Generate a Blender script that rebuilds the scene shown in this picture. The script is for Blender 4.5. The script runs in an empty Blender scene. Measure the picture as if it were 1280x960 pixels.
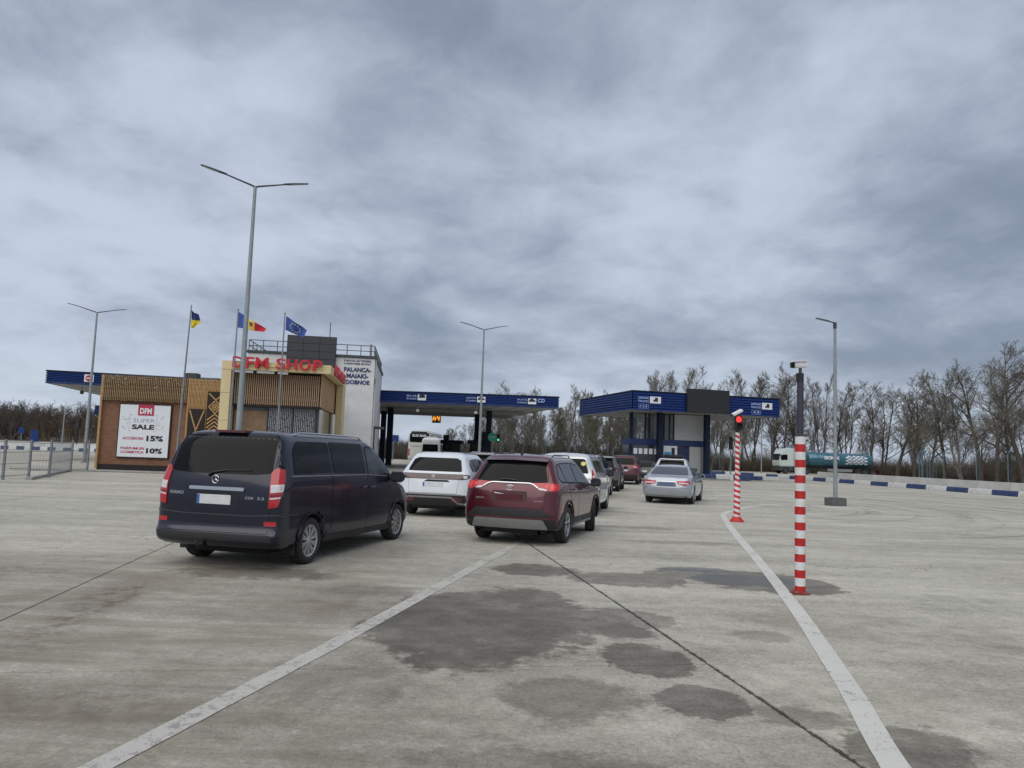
import bpy, bmesh, math, random
from mathutils import Vector, Matrix
from mathutils.bvhtree import BVHTree
from mathutils.geometry import delaunay_2d_cdt
R = math.radians
sc = bpy.context.scene
COL = sc.collection

# ------------------------------------------------------------------ camera
CAM_H, PITCH, ROLL, FPX = 1.72, math.atan2(85, 940), R(2.05), 940.0
cam_data = bpy.data.cameras.new('camera'); cam = bpy.data.objects.new('camera', cam_data); COL.objects.link(cam)
cam_data.sensor_fit = 'HORIZONTAL'; cam_data.sensor_width = 36.0; cam_data.lens = 36.0*FPX/1280.0
cam_data.clip_start = 0.05; cam_data.clip_end = 6000
cam.matrix_world = Matrix.Translation((0, 0, CAM_H)) @ Matrix.Rotation(R(90)+PITCH, 4, 'X') @ Matrix.Rotation(ROLL, 4, 'Z')
sc.camera = cam

# ------------------------------------------------------------------ sky and sun
SUN_EL, SUN_ROT = R(52), R(205)
w = bpy.data.worlds.new("World"); sc.world = w; w.use_nodes = True
nt = w.node_tree; nt.nodes.clear()
def N(t, typ, **kw):
    n = t.nodes.new(typ)
    for k, v in kw.items(): setattr(n, k, v)
    return n
def mathn(t, op, a, b=None, c=None, clamp=False):
    n = N(t, 'ShaderNodeMath', operation=op); n.use_clamp = clamp
    for i, v in enumerate((a, b, c)):
        if v is None: continue
        if isinstance(v, (int, float)): n.inputs[i].default_value = v
        else: t.links.new(v, n.inputs[i])
    return n.outputs[0]
def vmath(t, op, a, b=None, scale=None):
    n = N(t, 'ShaderNodeVectorMath', operation=op)
    for i, v in enumerate((a, b)):
        if v is None: continue
        if isinstance(v, (tuple, list)): n.inputs[i].default_value = v
        else: t.links.new(v, n.inputs[i])
    if scale is not None: n.inputs['Scale'].default_value = scale
    return n.outputs['Value'] if op in ('LENGTH', 'DOT_PRODUCT', 'DISTANCE') else n.outputs[0]
def mixc(t, f, a, b, blend='MIX'):
    n = N(t, 'ShaderNodeMix', data_type='RGBA', blend_type=blend); n.clamp_factor = True
    for s, v in ((n.inputs[0], f), (n.inputs[6], a), (n.inputs[7], b)):
        if isinstance(v, (int, float)): s.default_value = v
        elif isinstance(v, (tuple, list)): s.default_value = (*v[:3], 1)
        else: t.links.new(v, s)
    return n.outputs[2]
def smooth(t, v, lo, hi, a=0.0, b=1.0):
    n = N(t, 'ShaderNodeMapRange', interpolation_type='SMOOTHSTEP'); t.links.new(v, n.inputs[0])
    n.inputs[1].default_value, n.inputs[2].default_value, n.inputs[3].default_value, n.inputs[4].default_value = lo, hi, a, b
    return n.outputs[0]
def noise(t, vec, scale, detail=4, rough=.55, dist=0.0):
    n = N(t, 'ShaderNodeTexNoise'); n.inputs['Scale'].default_value = scale; n.inputs['Detail'].default_value = detail
    n.inputs['Roughness'].default_value = rough; n.inputs['Distortion'].default_value = dist
    if vec is not None: t.links.new(vec, n.inputs['Vector'])
    return n.outputs[0]

sky = N(nt, 'ShaderNodeTexSky', sky_type='NISHITA'); sky.sun_disc = False; sky.sun_elevation = SUN_EL; sky.sun_rotation = SUN_ROT
tc = N(nt, 'ShaderNodeTexCoord')
D = tc.outputs['Generated']
sep = N(nt, 'ShaderNodeSeparateXYZ'); nt.links.new(D, sep.inputs[0])
dz = mathn(nt, 'MAXIMUM', sep.outputs[2], 0.0)
den = mathn(nt, 'ADD', dz, 0.30)
cx = mathn(nt, 'DIVIDE', sep.outputs[0], den); cy = mathn(nt, 'DIVIDE', sep.outputs[1], den)
comb = N(nt, 'ShaderNodeCombineXYZ'); nt.links.new(cx, comb.inputs[0]); nt.links.new(cy, comb.inputs[1])
comb.inputs[2].default_value = 3.7
P = comb.outputs[0]
wn = N(nt, 'ShaderNodeTexNoise'); wn.inputs['Scale'].default_value = 1.7; wn.inputs['Detail'].default_value = 4; nt.links.new(P, wn.inputs['Vector'])
wv = vmath(nt, 'SCALE', vmath(nt, 'SUBTRACT', wn.outputs['Color'], (.5, .5, .5)), scale=.30)
PW = vmath(nt, 'ADD', P, wv)
big = noise(nt, PW, 1.15, 5, .55)
mid = noise(nt, PW, 2.7, 7, .52)
fine = noise(nt, PW, 6.0, 9, .62)
def blob(dirv, rad, gain):
    # a broad lighter or darker cloud bank in one part of the sky
    v = Vector(dirv).normalized()
    d = vmath(nt, 'DISTANCE', vmath(nt, 'ADD', vmath(nt, 'NORMALIZE', D), vmath(nt, 'SCALE', wv, scale=.35)), tuple(v))
    return mathn(nt, 'MULTIPLY', smooth(nt, d, rad, 0.0), gain)
cl = mathn(nt, 'ADD', mathn(nt, 'MULTIPLY', big, .55), mathn(nt, 'MULTIPLY', mid, .85))
cl = mathn(nt, 'ADD', cl, mathn(nt, 'MULTIPLY', fine, .38))
SKYBLOBS = [((-.05, .86, .50), .26, -.10), ((.16, .92, .33), .26, .13), ((-.30, .93, .23), .30, .00), ((.55, .80, .20), .38, -.12),
            ((.45, .80, .42), .22, .05), ((-.58, .75, .36), .34, .00), ((-.6, .78, .06), .45, .24), ((.1, .97, .10), .25, .10), ((.6, .78, .10), .3, -.06), ((.35, .78, .58), .25, -.03), ((0, .99, .12), .22, -.05), ((-.42, .78, .47), .2, -.06)]
for b in SKYBLOBS: cl = mathn(nt, 'ADD', cl, blob(*b))
f = smooth(nt, cl, .60, 1.20)
c1 = mixc(nt, f, (1.72, 2.07, 2.70), (4.15, 4.65, 5.50))
hz = smooth(nt, dz, .13, .0)
c2 = mixc(nt, mathn(nt, 'MULTIPLY', hz, .45), c1, (4.2, 4.75, 5.7))
c3 = mixc(nt, .93, sky.outputs[0], c2)
below = smooth(nt, sep.outputs[2], -.06, -.005)
c4 = mixc(nt, below, (1.2, 1.2, 1.15), c3)
bg = N(nt, 'ShaderNodeBackground'); bg.inputs['Strength'].default_value = 0.10
nt.links.new(c4, bg.inputs['Color'])
wo = N(nt, 'ShaderNodeOutputWorld'); nt.links.new(bg.outputs[0], wo.inputs[0])

sun_d = bpy.data.lights.new('sun', 'SUN'); sun = bpy.data.objects.new('sun', sun_d); COL.objects.link(sun)
sun_d.energy = 1.5; sun_d.angle = R(75); sun_d.color = (1.0, .95, .87)
sdir = Vector((math.sin(SUN_ROT)*math.cos(SUN_EL), math.cos(SUN_ROT)*math.cos(SUN_EL), math.sin(SUN_EL)))
sun.rotation_euler = sdir.to_track_quat('Z', 'Y').to_euler(); sun.location = (0, 0, 60)
sc.view_settings.view_transform = 'Standard'; sc.view_settings.look = 'None'; sc.view_settings.exposure = 0.45; sc.view_settings.gamma = 1.0
sc.view_settings.use_curve_mapping = False

# ------------------------------------------------------------------ helpers
def put(o, parent=None):
    COL.objects.link(o)
    if parent: o.parent = parent
    return o
def tag(o, label=None, cat=None, group=None, kind=None):
    if label: o['label'] = label
    if cat: o['category'] = cat
    if group: o['group'] = group
    if kind: o['kind'] = kind
    return o
def thing(name, label, cat, loc=(0, 0, 0), rz=0.0, group=None, rot=None):
    o = bpy.data.objects.new(name, None); o.empty_display_size = .2; COL.objects.link(o)
    o.location = loc; o.rotation_euler = rot if rot else (0, 0, rz)
    return tag(o, label, cat, group)
def dup(root, loc, rz, label=None, group=None, scale=None):
    r = root.copy(); COL.objects.link(r); r.location = loc; r.rotation_euler = (0, 0, rz)
    if scale: r.scale = scale
    if label: r['label'] = label
    if group: r['group'] = group
    for ch in list(root.children):
        c = ch.copy(); COL.objects.link(c); c.parent = r
        for g in ch.children:
            d = g.copy(); COL.objects.link(d); d.parent = c
    return r

class MB:
    def __init__(s): s.v = []; s.f = []
    def add(s, vs, fs):
        k = len(s.v); s.v += [tuple(v) for v in vs]; s.f += [tuple(i+k for i in f) for f in fs]; return s
    def box(s, x0, x1, y0, y1, z0, z1):
        v = [(x0,y0,z0),(x1,y0,z0),(x1,y1,z0),(x0,y1,z0),(x0,y0,z1),(x1,y0,z1),(x1,y1,z1),(x0,y1,z1)]
        return s.add(v, [(3,2,1,0),(4,5,6,7),(0,1,5,4),(1,2,6,5),(2,3,7,6),(3,0,4,7)])
    def tube(s, pts, rad, n=8, cap=True):
        pts = [Vector(p) for p in pts]; m = len(pts)
        if isinstance(rad, (int, float)): rad = [rad]*m
        vs = []; fs = []
        up = Vector((0, 0, 1)) if abs((pts[-1]-pts[0]).normalized().z) < .9 else Vector((0, 1, 0))
        for i, p in enumerate(pts):
            t = (pts[min(i+1, m-1)]-pts[max(i-1, 0)]).normalized()
            a = t.cross(up).normalized(); b = t.cross(a)
            for k in range(n):
                th = 2*math.pi*k/n; vs.append(p+(a*math.cos(th)+b*math.sin(th))*rad[i])
        for i in range(m-1):
            for k in range(n):
                k2 = (k+1) % n; fs.append((i*n+k, i*n+k2, (i+1)*n+k2, (i+1)*n+k))
        if cap: fs.append(tuple(reversed(range(n)))) ; fs.append(tuple(range((m-1)*n, m*n)))
        return s.add(vs, fs)
    def lathe(s, prof, n=24, origin=(0,0,0), axis='Z', cap=True):
        # prof: list of (radius, height); axis Z or Y
        vs = []; fs = []; o = Vector(origin)
        for r_, h in prof:
            for k in range(n):
                th = 2*math.pi*k/n
                if axis == 'Z': vs.append(o+Vector((r_*math.cos(th), r_*math.sin(th), h)))
                elif axis == 'Y': vs.append(o+Vector((r_*math.cos(th), h, r_*math.sin(th))))
                else: vs.append(o+Vector((h, r_*math.cos(th), r_*math.sin(th))))
        for i in range(len(prof)-1):
            for k in range(n):
                k2 = (k+1) % n; fs.append((i*n+k, i*n+k2, (i+1)*n+k2, (i+1)*n+k))
        if cap: fs.append(tuple(reversed(range(n)))); fs.append(tuple(range((len(prof)-1)*n, len(prof)*n)))
        return s.add(vs, fs)
    def prism(s, poly, a, b, axis='Y'):
        # poly of 2D points; axis Y -> (x,z) extruded in y ; axis X -> (y,z) ; axis Z -> (x,y)
        n = len(poly); vs = []
        for d in (a, b):
            for p, q in poly:
                vs.append({'Y': (p, d, q), 'X': (d, p, q), 'Z': (p, q, d)}[axis])
        return s.add(vs, [tuple(range(n)), tuple(reversed(range(n, 2*n)))] + [(i, i+n, (i+1) % n+n, (i+1) % n) for i in range(n)])
    def mesh(s, name, smooth=False, bevel=0, seg=2):
        me = bpy.data.meshes.new(name); bm = bmesh.new()
        vs = [bm.verts.new(v) for v in s.v]
        for f in s.f:
            try: bm.faces.new([vs[i] for i in f])
            except ValueError: pass
        bmesh.ops.recalc_face_normals(bm, faces=bm.faces)
        if bevel:
            es = [e for e in bm.edges if len(e.link_faces) == 2 and e.calc_face_angle(0) > .5]
            bmesh.ops.bevel(bm, geom=es, offset=bevel, segments=seg, affect='EDGES', clamp_overlap=True)
        bm.to_mesh(me); bm.free()
        if smooth: shade(me)
        return me
    def build(s, name, m, parent=None, smooth=False, bevel=0, seg=2, loc=None):
        me = s.mesh(name, smooth, bevel, seg); me.materials.append(m)
        o = put(bpy.data.objects.new(name, me), parent)
        if loc: o.location = loc
        return o
def shade(me, ang=38):
    me.polygons.foreach_set('use_smooth', [True]*len(me.polygons))
    me.set_sharp_from_angle(angle=R(ang))
def rawmesh(name, vs, fs, m, parent=None, smooth=False):
    me = bpy.data.meshes.new(name); me.from_pydata(vs, [], fs); me.update(); me.materials.append(m)
    if smooth: shade(me)
    return put(bpy.data.objects.new(name, me), parent)

# ------------------------------------------------------------------ materials
def mat(name, col, rough=.5, metal=0.0, var=.08, scale=6.0, bump=0.0, bscale=40.0, coat=0.0, spec=.5, dirt=0.0, emit=None, es=0.0):
    m = bpy.data.materials.new(name); m.use_nodes = True; t = m.node_tree; p = t.nodes['Principled BSDF']
    g = N(t, 'ShaderNodeTexCoord'); v = g.outputs['Object']
    n1 = noise(t, v, scale, 5, .6)
    k = smooth(t, n1, .3, .7, 1-var, 1+var)
    mul = N(t, 'ShaderNodeVectorMath', operation='SCALE'); mul.inputs[0].default_value = col[:3]; t.links.new(k, mul.inputs['Scale'])
    c = mul.outputs[0]
    if dirt:
        n2 = noise(t, v, scale*.6, 8, .7)
        c = mixc(t, mathn(t, 'MULTIPLY', smooth(t, n2, .45, .75), dirt), c, (.20, .185, .16))
    t.links.new(c, p.inputs['Base Color'])
    sp_ = .15 if coat > .45 else 1.0
    t.links.new(smooth(t, n1, .25, .75, max(0, rough-.06*sp_), min(1, rough+.08*sp_)), p.inputs['Roughness'])
    p.inputs['Metallic'].default_value = metal; p.inputs['Specular IOR Level'].default_value = spec
    p.inputs['Coat Weight'].default_value = coat; p.inputs['Coat Roughness'].default_value = .06
    if 'tinted_glass' in name:
        b = N(t, 'ShaderNodeBump'); b.inputs['Strength'].default_value = .12; b.inputs['Distance'].default_value = .05
        t.links.new(noise(t, v, 1.6, 2, .4), b.inputs['Height']); t.links.new(b.outputs[0], p.inputs['Normal'])
    if bump:
        b = N(t, 'ShaderNodeBump'); b.inputs['Strength'].default_value = bump; b.inputs['Distance'].default_value = .01
        t.links.new(noise(t, v, bscale, 4, .6), b.inputs['Height']); t.links.new(b.outputs[0], p.inputs['Normal'])
    if emit:
        p.inputs['Emission Color'].default_value = (*emit, 1); p.inputs['Emission Strength'].default_value = es
    return m
M = dict(
 black=mat('black_plastic', (.018,.018,.02), .55, bump=.15, bscale=120),
 matblack=mat('matt_black', (.012,.012,.013), .85),
 rubber=mat('tyre_rubber', (.02,.02,.021), .8, bump=.3, bscale=90, dirt=.22),
 alloy=mat('alloy_wheel_metal', (.50,.51,.53), .32, .85, dirt=.12),
 darkalloy=mat('dark_wheel_metal', (.10,.10,.11), .4, .6),
 chrome=mat('chrome', (.58,.59,.61), .18, 1.0, var=.02),
 silver=mat('silver_plastic', (.27,.27,.275), .42, .35),
 glass=mat('tinted_glass', (.006,.007,.008), .04, var=.02, spec=.14),
 glassl=mat('light_tinted_glass', (.030,.036,.040), .05, var=.05, spec=.5),
 red=mat('red_lens', (.42,.012,.018), .14, var=.12, scale=20, coat=.7),
 darkred=mat('dark_red_lens', (.09,.012,.015), .12, var=.2, scale=20, coat=.8),
 clear=mat('clear_lens', (.62,.60,.62), .15, var=.12, scale=25, coat=.7),
 plate=mat('number_plate_white', (.62,.63,.65), .45),
 plateblue=mat('number_plate_blue', (.04,.12,.42), .4),
 steel=mat('galvanised_steel', (.24,.26,.28), .5, .55, var=.12, scale=9, bump=.1, bscale=60),
 lampgrey=mat('grey_painted_pole', (.27,.30,.32), .5, .3, var=.10),
 darkgrey=mat('dark_grey_metal', (.06,.065,.07), .5, .3),
 white=mat('white_paint', (.74,.74,.73), .5, var=.06, dirt=.10),
 whitewall=mat('white_render_wall', (.66,.665,.67), .85, var=.06, scale=1.2, bump=.25, bscale=50, dirt=.22),
 cream=mat('cream_yellow_panels', (.66,.55,.31), .65, var=.05, scale=1.5, dirt=.10),
 navy=mat('navy_steel_column', (.006,.012,.034), .5, .1, var=.15, spec=.3),
 bluemetal=mat('blue_ribbed_cladding', (.008,.034,.17), .5, .1, var=.10, scale=2, spec=.3, dirt=.05),
 bluepaint=mat('blue_kerb_paint', (.022,.045,.14), .6, var=.2, dirt=.35, bump=.3),
 kerbwhite=mat('white_kerb_paint', (.60,.61,.60), .7, var=.12, dirt=.45, bump=.3),
 soffit=mat('grey_soffit_metal', (.34,.35,.345), .6, .1, var=.10),
 redpaint=mat('red_post_paint', (.46,.012,.012), .45, var=.15, scale=18, dirt=.14, bump=.1),
 redsign=mat('red_sign_letters', (.55,.015,.03), .4, var=.06),
 whitepost=mat('white_post_paint', (.68,.68,.67), .45, var=.08, scale=18, dirt=.30, bump=.1),
 signwhite=mat('white_sign_panel', (.70,.73,.78), .5, var=.03),
 signink=mat('black_sign_print', (.012,.014,.02), .5),
 signblue=mat('blue_print', (.02,.035,.14), .5),
 lettersoft=mat('pale_blue_letters', (.34,.44,.75), .5),
 signred=mat('crimson_print', (.42,.02,.06), .5),
 signgrey=mat('grey_print', (.30,.36,.40), .5),
 screen=mat('black_led_screen', (.016,.016,.018), .45, var=.15),
 panelgrey=mat('anthracite_cladding', (.045,.048,.058), .45, .2, var=.10),
 wood=mat('light_wood_slat', (.42,.25,.105), .6, var=.25, scale=14),
 wood2=mat('tan_wood_panel', (.40,.245,.11), .6, var=.12, scale=4),
 woodw=mat('weathered_wood_slat', (.27,.18,.095), .7, var=.4, scale=14),
 darkback=mat('dark_backing_board', (.018,.014,.012), .8),
 conc=mat('plain_concrete', (.30,.30,.285), .9, var=.15, scale=1.5, bump=.4, bscale=30, dirt=.2),
 barrier=mat('pale_concrete_barrier', (.50,.50,.47), .85, var=.14, scale=.8, bump=.4, bscale=20, dirt=.30),
 green=mat('green_sign', (.01,.24,.16), .4),
 amber=mat('amber_led', (.8,.25,.03), .5, emit=(1.0,.35,.05), es=.9),
 redlamp=mat('red_signal_lamp', (.6,.01,.01), .3, emit=(1.0,.03,.03), es=1.6),
 greenlamp=mat('green_signal_lamp', (.1,.5,.3), .3, emit=(.2,1.0,.6), es=.5),
 curtain=mat('beaded_light_curtain', (.10,.11,.125), .5, var=.7, scale=9),
 bark=mat('bare_tree_bark', (.13,.118,.10), .9, var=.3, scale=3),
 bark2=mat('dark_tree_bark', (.075,.064,.055), .9, var=.3, scale=3),
 twig=mat('fine_bare_twigs', (.155,.14,.118), .9, var=.3, scale=.7),
 twigg=mat('olive_bare_twigs', (.125,.118,.082), .9, var=.35, scale=.7),
 shrub=mat('brown_undergrowth', (.075,.058,.042), .95, var=.5, scale=.5),
 skin=mat('skin', (.45,.27,.20), .6),
)
def paint(name, col, rough=.28, metal=.3, dirt=.10):
    return mat(name, col, rough, metal, var=.03, scale=2.5, coat=.8, dirt=dirt*.25)

# text as thin solid letters: returns list of verts (u right, v up, w out), faces
_tc = {}
def text_geo(s, width, height, depth=.01, bold=.0):
    key = (s, bold)
    if key not in _tc:
        c = bpy.data.curves.new('t', 'FONT'); c.body = s; c.size = 1; c.offset = bold; c.resolution_u = 3
        c.extrude = .5; o = bpy.data.objects.new('t', c); COL.objects.link(o)
        bpy.context.view_layer.update()
        me = bpy.data.meshes.new_from_object(o.evaluated_get(bpy.context.evaluated_depsgraph_get()))
        _tc[key] = ([v.co.copy() for v in me.vertices], [tuple(p.vertices) for p in me.polygons])
        bpy.data.objects.remove(o); bpy.data.curves.remove(c); bpy.data.meshes.remove(me)
    vs, fs = _tc[key]
    x0 = min(v.x for v in vs); x1 = max(v.x for v in vs); y0 = min(v.y for v in vs); y1 = max(v.y for v in vs)
    return [((v.x-x0)/(x1-x0)*width, (v.y-y0)/(y1-y0)*height, (v.z+.5)*depth) for v in vs], fs
def wall_text(s, x0, x1, z0, z1, y, m, parent, name='lettering', depth=.02, bold=.0):
    """letters on a wall whose face is local plane y, facing -y"""
    vs, fs = text_geo(s, x1-x0, z1-z0, depth, bold)
    return rawmesh(name, [(x0+u, y-w_, z0+v) for u, v, w_ in vs], fs, m, parent)
# ------------------------------------------------------------------ ground
A94 = R(9.4); E1 = (math.cos(A94), math.sin(A94)); E2 = (-math.sin(A94), math.cos(A94))
def ground_mat(name, slab):
    m = bpy.data.materials.new(name); m.use_nodes = True; t = m.node_tree; p = t.nodes['Principled BSDF']
    geo = N(t, 'ShaderNodeNewGeometry'); V = geo.outputs['Position']
    big = noise(t, V, .09, 4, .6); med = noise(t, V, .55, 7, .65, .4); fin = noise(t, V, 5.0, 8, .7); grain = noise(t, V, 60, 3, .7)
    # broom and tyre streaks running across the bays
    rot = N(t, 'ShaderNodeMapping'); rot.inputs['Rotation'].default_value = (0, 0, -A94+R(4)); rot.inputs['Scale'].default_value = (.10, 1.15, 1)
    t.links.new(V, rot.inputs['Vector']); st = noise(t, rot.outputs[0], 1.0, 8, .62, .5)
    rot2 = N(t, 'ShaderNodeMapping'); rot2.inputs['Rotation'].default_value = (0, 0, R(16)); rot2.inputs['Scale'].default_value = (.05, .55, 1)
    t.links.new(V, rot2.inputs['Vector']); st2 = noise(t, rot2.outputs[0], 1.0, 7, .6, .4)
    # curved tyre tracks of turning lorries on the right
    sp = N(t, 'ShaderNodeSeparateXYZ'); t.links.new(V, sp.inputs[0])
    ctr = (6.0, 31.0)
    dxx = mathn(t, 'SUBTRACT', sp.outputs[0], ctr[0]); dyy = mathn(t, 'SUBTRACT', sp.outputs[1], ctr[1])
    rad = mathn(t, 'SQRT', mathn(t, 'ADD', mathn(t, 'MULTIPLY', dxx, dxx), mathn(t, 'MULTIPLY', dyy, dyy)))
    ang = mathn(t, 'ARCTAN2', dyy, dxx)
    cb = N(t, 'ShaderNodeCombineXYZ'); t.links.new(mathn(t, 'MULTIPLY', rad, 1.25), cb.inputs[0]); t.links.new(mathn(t, 'MULTIPLY', ang, .8), cb.inputs[1])
    arc = noise(t, cb.outputs[0], 1.1, 6, .6, .6)
    arcmask = mathn(t, 'MULTIPLY', smooth(t, sp.outputs[0], 7.5, 13), smooth(t, rad, 34, 24))
    k = mathn(t, 'ADD', .44, mathn(t, 'MULTIPLY', big, .28))
    k = mathn(t, 'ADD', k, mathn(t, 'MULTIPLY', med, .62))
    k = mathn(t, 'ADD', k, mathn(t, 'MULTIPLY', mathn(t, 'SUBTRACT', st, .5), .85))
    k = mathn(t, 'ADD', k, mathn(t, 'MULTIPLY', mathn(t, 'SUBTRACT', st2, .5), .40))
    k = mathn(t, 'ADD', k, mathn(t, 'MULTIPLY', mathn(t, 'SUBTRACT', fin, .5), .85))
    k = mathn(t, 'ADD', k, mathn(t, 'MULTIPLY', mathn(t, 'SUBTRACT', grain, .5), .95))
    arcd = mathn(t, 'MULTIPLY', smooth(t, arc, .50, .66), mathn(t, 'MULTIPLY', arcmask, .34))
    k = mathn(t, 'MULTIPLY', k, mathn(t, 'SUBTRACT', 1.0, arcd))
    f22 = noise(t, V, 24, 6, .75); k = mathn(t, 'ADD', k, mathn(t, 'MULTIPLY', mathn(t, 'SUBTRACT', f22, .5), 1.25))
    if slab:
        oi = N(t, 'ShaderNodeObjectInfo'); k = mathn(t, 'MULTIPLY', k, mathn(t, 'ADD', .965, mathn(t, 'MULTIPLY', oi.outputs['Random'], .07)))
    sc_ = N(t, 'ShaderNodeVectorMath', operation='SCALE'); sc_.inputs[0].default_value = (.465, .440, .375); t.links.new(k, sc_.inputs['Scale'])
    c = sc_.outputs[0]
    # swirling sweep streaks and a brown film in the nearer left bays
    rot3 = N(t, 'ShaderNodeMapping'); rot3.inputs['Rotation'].default_value = (0, 0, R(-38)); rot3.inputs['Scale'].default_value = (.35, 2.4, 1); t.links.new(V, rot3.inputs['Vector'])
    st3 = noise(t, rot3.outputs[0], 1.0, 9, .68, .8); lm = mathn(t, 'MULTIPLY', smooth(t, sp.outputs[0], 1.5, -2.5), smooth(t, sp.outputs[1], 15, 8))
    c = mixc(t, mathn(t, 'MULTIPLY', lm, smooth(t, st3, .36, .66, .12, .72)), c, (.225, .195, .155))
    # dry brown mud film
    mud = noise(t, V, .38, 8, .72, .8)
    mudm = mathn(t, 'MULTIPLY', smooth(t, mud, .50, .70), mathn(t, 'ADD', .10, mathn(t, 'MULTIPLY', smooth(t, sp.outputs[1], 17, 6), .38)))
    c = mixc(t, mudm, c, (.185, .15, .115))
    # dirt collected along the chipped edges of the long joint, and hairline cracks
    s1 = vmath(t, 'DOT_PRODUCT', V, (E1[0], E1[1], 0)); jd = mathn(t, 'ABSOLUTE', mathn(t, 'SUBTRACT', s1, 2.78))
    jn = mathn(t, 'SUBTRACT', jd, mathn(t, 'MULTIPLY', mathn(t, 'SUBTRACT', noise(t, V, 9, 8, .8), .45), .13))
    c = mixc(t, smooth(t, jn, .022, .002, 0, .85), c, (.055, .048, .04))
    vo = N(t, 'ShaderNodeTexVoronoi', feature='DISTANCE_TO_EDGE'); vo.inputs['Scale'].default_value = .42
    wv_ = N(t, 'ShaderNodeTexNoise'); wv_.inputs['Scale'].default_value = 1.6; wv_.inputs['Detail'].default_value = 8; t.links.new(V, wv_.inputs['Vector'])
    t.links.new(vmath(t, 'ADD', V, vmath(t, 'SCALE', wv_.outputs['Color'], scale=.9)), vo.inputs['Vector'])
    ck = mathn(t, 'MULTIPLY', smooth(t, vo.outputs['Distance'], .0065, .001), smooth(t, noise(t, V, .23, 3, .5), .50, .62))
    c = mixc(t, mathn(t, 'MULTIPLY', ck, .6), c, (.09, .08, .07))
    # the nearest bays are more trodden and dirtier
    nd = mathn(t, 'ADD', sp.outputs[1], mathn(t, 'MULTIPLY', noise(t, V, .7, 6, .65), 5.0)); nf = smooth(t, nd, 12.5, 6.5, 0, .52)
    c = mixc(t, mathn(t, 'MULTIPLY', nf, smooth(t, noise(t, V, 1.3, 8, .7), .30, .62)), c, vmath(t, 'MULTIPLY', c, (.50, .475, .43)))
    # small dark specks and cracks of trodden dirt
    spk = noise(t, V, 16, 3, .6); c = mixc(t, smooth(t, spk, .67, .76), c, mixc(t, .5, c, (.10, .09, .08)))
    rough = .86; wet = None
    if slab:
        wn_ = N(t, 'ShaderNodeTexNoise'); wn_.inputs['Scale'].default_value = 1.1; wn_.inputs['Detail'].default_value = 6; wn_.inputs['Roughness'].default_value = .65
        t.links.new(V, wn_.inputs['Vector'])
        off = vmath(t, 'SCALE', vmath(t, 'SUBTRACT', wn_.outputs['Color'], (.5, .5, .5)), scale=1.0)
        nclose = noise(t, V, 5, 8, .75)
        wn2 = N(t, 'ShaderNodeTexNoise'); wn2.inputs['Scale'].default_value = 4.5; wn2.inputs['Detail'].default_value = 8; wn2.inputs['Roughness'].default_value = .7; t.links.new(V, wn2.inputs['Vector'])
        off2 = vmath(t, 'SCALE', vmath(t, 'SUBTRACT', wn2.outputs['Color'], (.5, .5, .5)), scale=.42)
        wet = None; pud = None; mud2 = None
        def ell(cx, cy, rx, ry, rot_=0.0, wob=.8, edge=.16):
            mp = N(t, 'ShaderNodeMapping', vector_type='TEXTURE')
            mp.inputs['Location'].default_value = (cx, cy, 0); mp.inputs['Rotation'].default_value = (0, 0, R(rot_)); mp.inputs['Scale'].default_value = (rx, ry, 1)
            vv = vmath(t, 'ADD', vmath(t, 'ADD', V, off2), vmath(t, 'SCALE', off, scale=wob*min(rx, ry)*2.0))
            fl = vmath(t, 'MULTIPLY', vv, (1, 1, 0)); t.links.new(fl, mp.inputs['Vector'])
            d = mathn(t, 'ADD', vmath(t, 'LENGTH', mp.outputs[0]), mathn(t, 'MULTIPLY', mathn(t, 'SUBTRACT', nclose, .5), .75*max(.12, edge)/.16))
            return smooth(t, d, 1+edge*.8, 1-edge*.9)
        def acc(a, b_): return b_ if a is None else mathn(t, 'MAXIMUM', a, b_)
        for e in WET:
            wet = acc(wet, mathn(t, 'MULTIPLY', ell(*e[1:]), e[0]))
        for e in PUD: pud = acc(pud, ell(*e))
        for e in MUD: mud2 = acc(mud2, mathn(t, 'MULTIPLY', ell(*e[1:]), e[0]))
        mm = mathn(t, 'MULTIPLY', mud2, smooth(t, fin, .42, .62))
        c = mixc(t, mm, c, (.135, .105, .08))
        wet = mathn(t, 'MULTIPLY', wet, smooth(t, noise(t, V, 1.9, 7, .7), .25, .62, .62, 1.0))
        darkw = vmath(t, 'MULTIPLY', c, (.34, .32, .30))
        c = mixc(t, wet, c, darkw)
        c = mixc(t, pud, c, vmath(t, 'MULTIPLY', c, (.42, .42, .42)))
        r1 = mathn(t, 'SUBTRACT', .88, mathn(t, 'MULTIPLY', wet, .30))
        r2 = mathn(t, 'MULTIPLY', r1, mathn(t, 'SUBTRACT', 1.0, mathn(t, 'MULTIPLY', pud, .50)))
        t.links.new(r2, p.inputs['Roughness'])
    else: p.inputs['Roughness'].default_value = .9
    t.links.new(c, p.inputs['Base Color'])
    b = N(t, 'ShaderNodeBump'); b.inputs['Distance'].default_value = .006
    h = mathn(t, 'ADD', grain, mathn(t, 'MULTIPLY', fin, .8)); t.links.new(h, b.inputs['Height'])
    if slab:
        b2s = mathn(t, 'SUBTRACT', .55, mathn(t, 'MULTIPLY', pud, .55)); t.links.new(b2s, b.inputs['Strength'])
    else: b.inputs['Strength'].default_value = .5
    t.links.new(b.outputs[0], p.inputs['Normal'])
    p.inputs['Specular IOR Level'].default_value = .35
    return m
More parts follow.
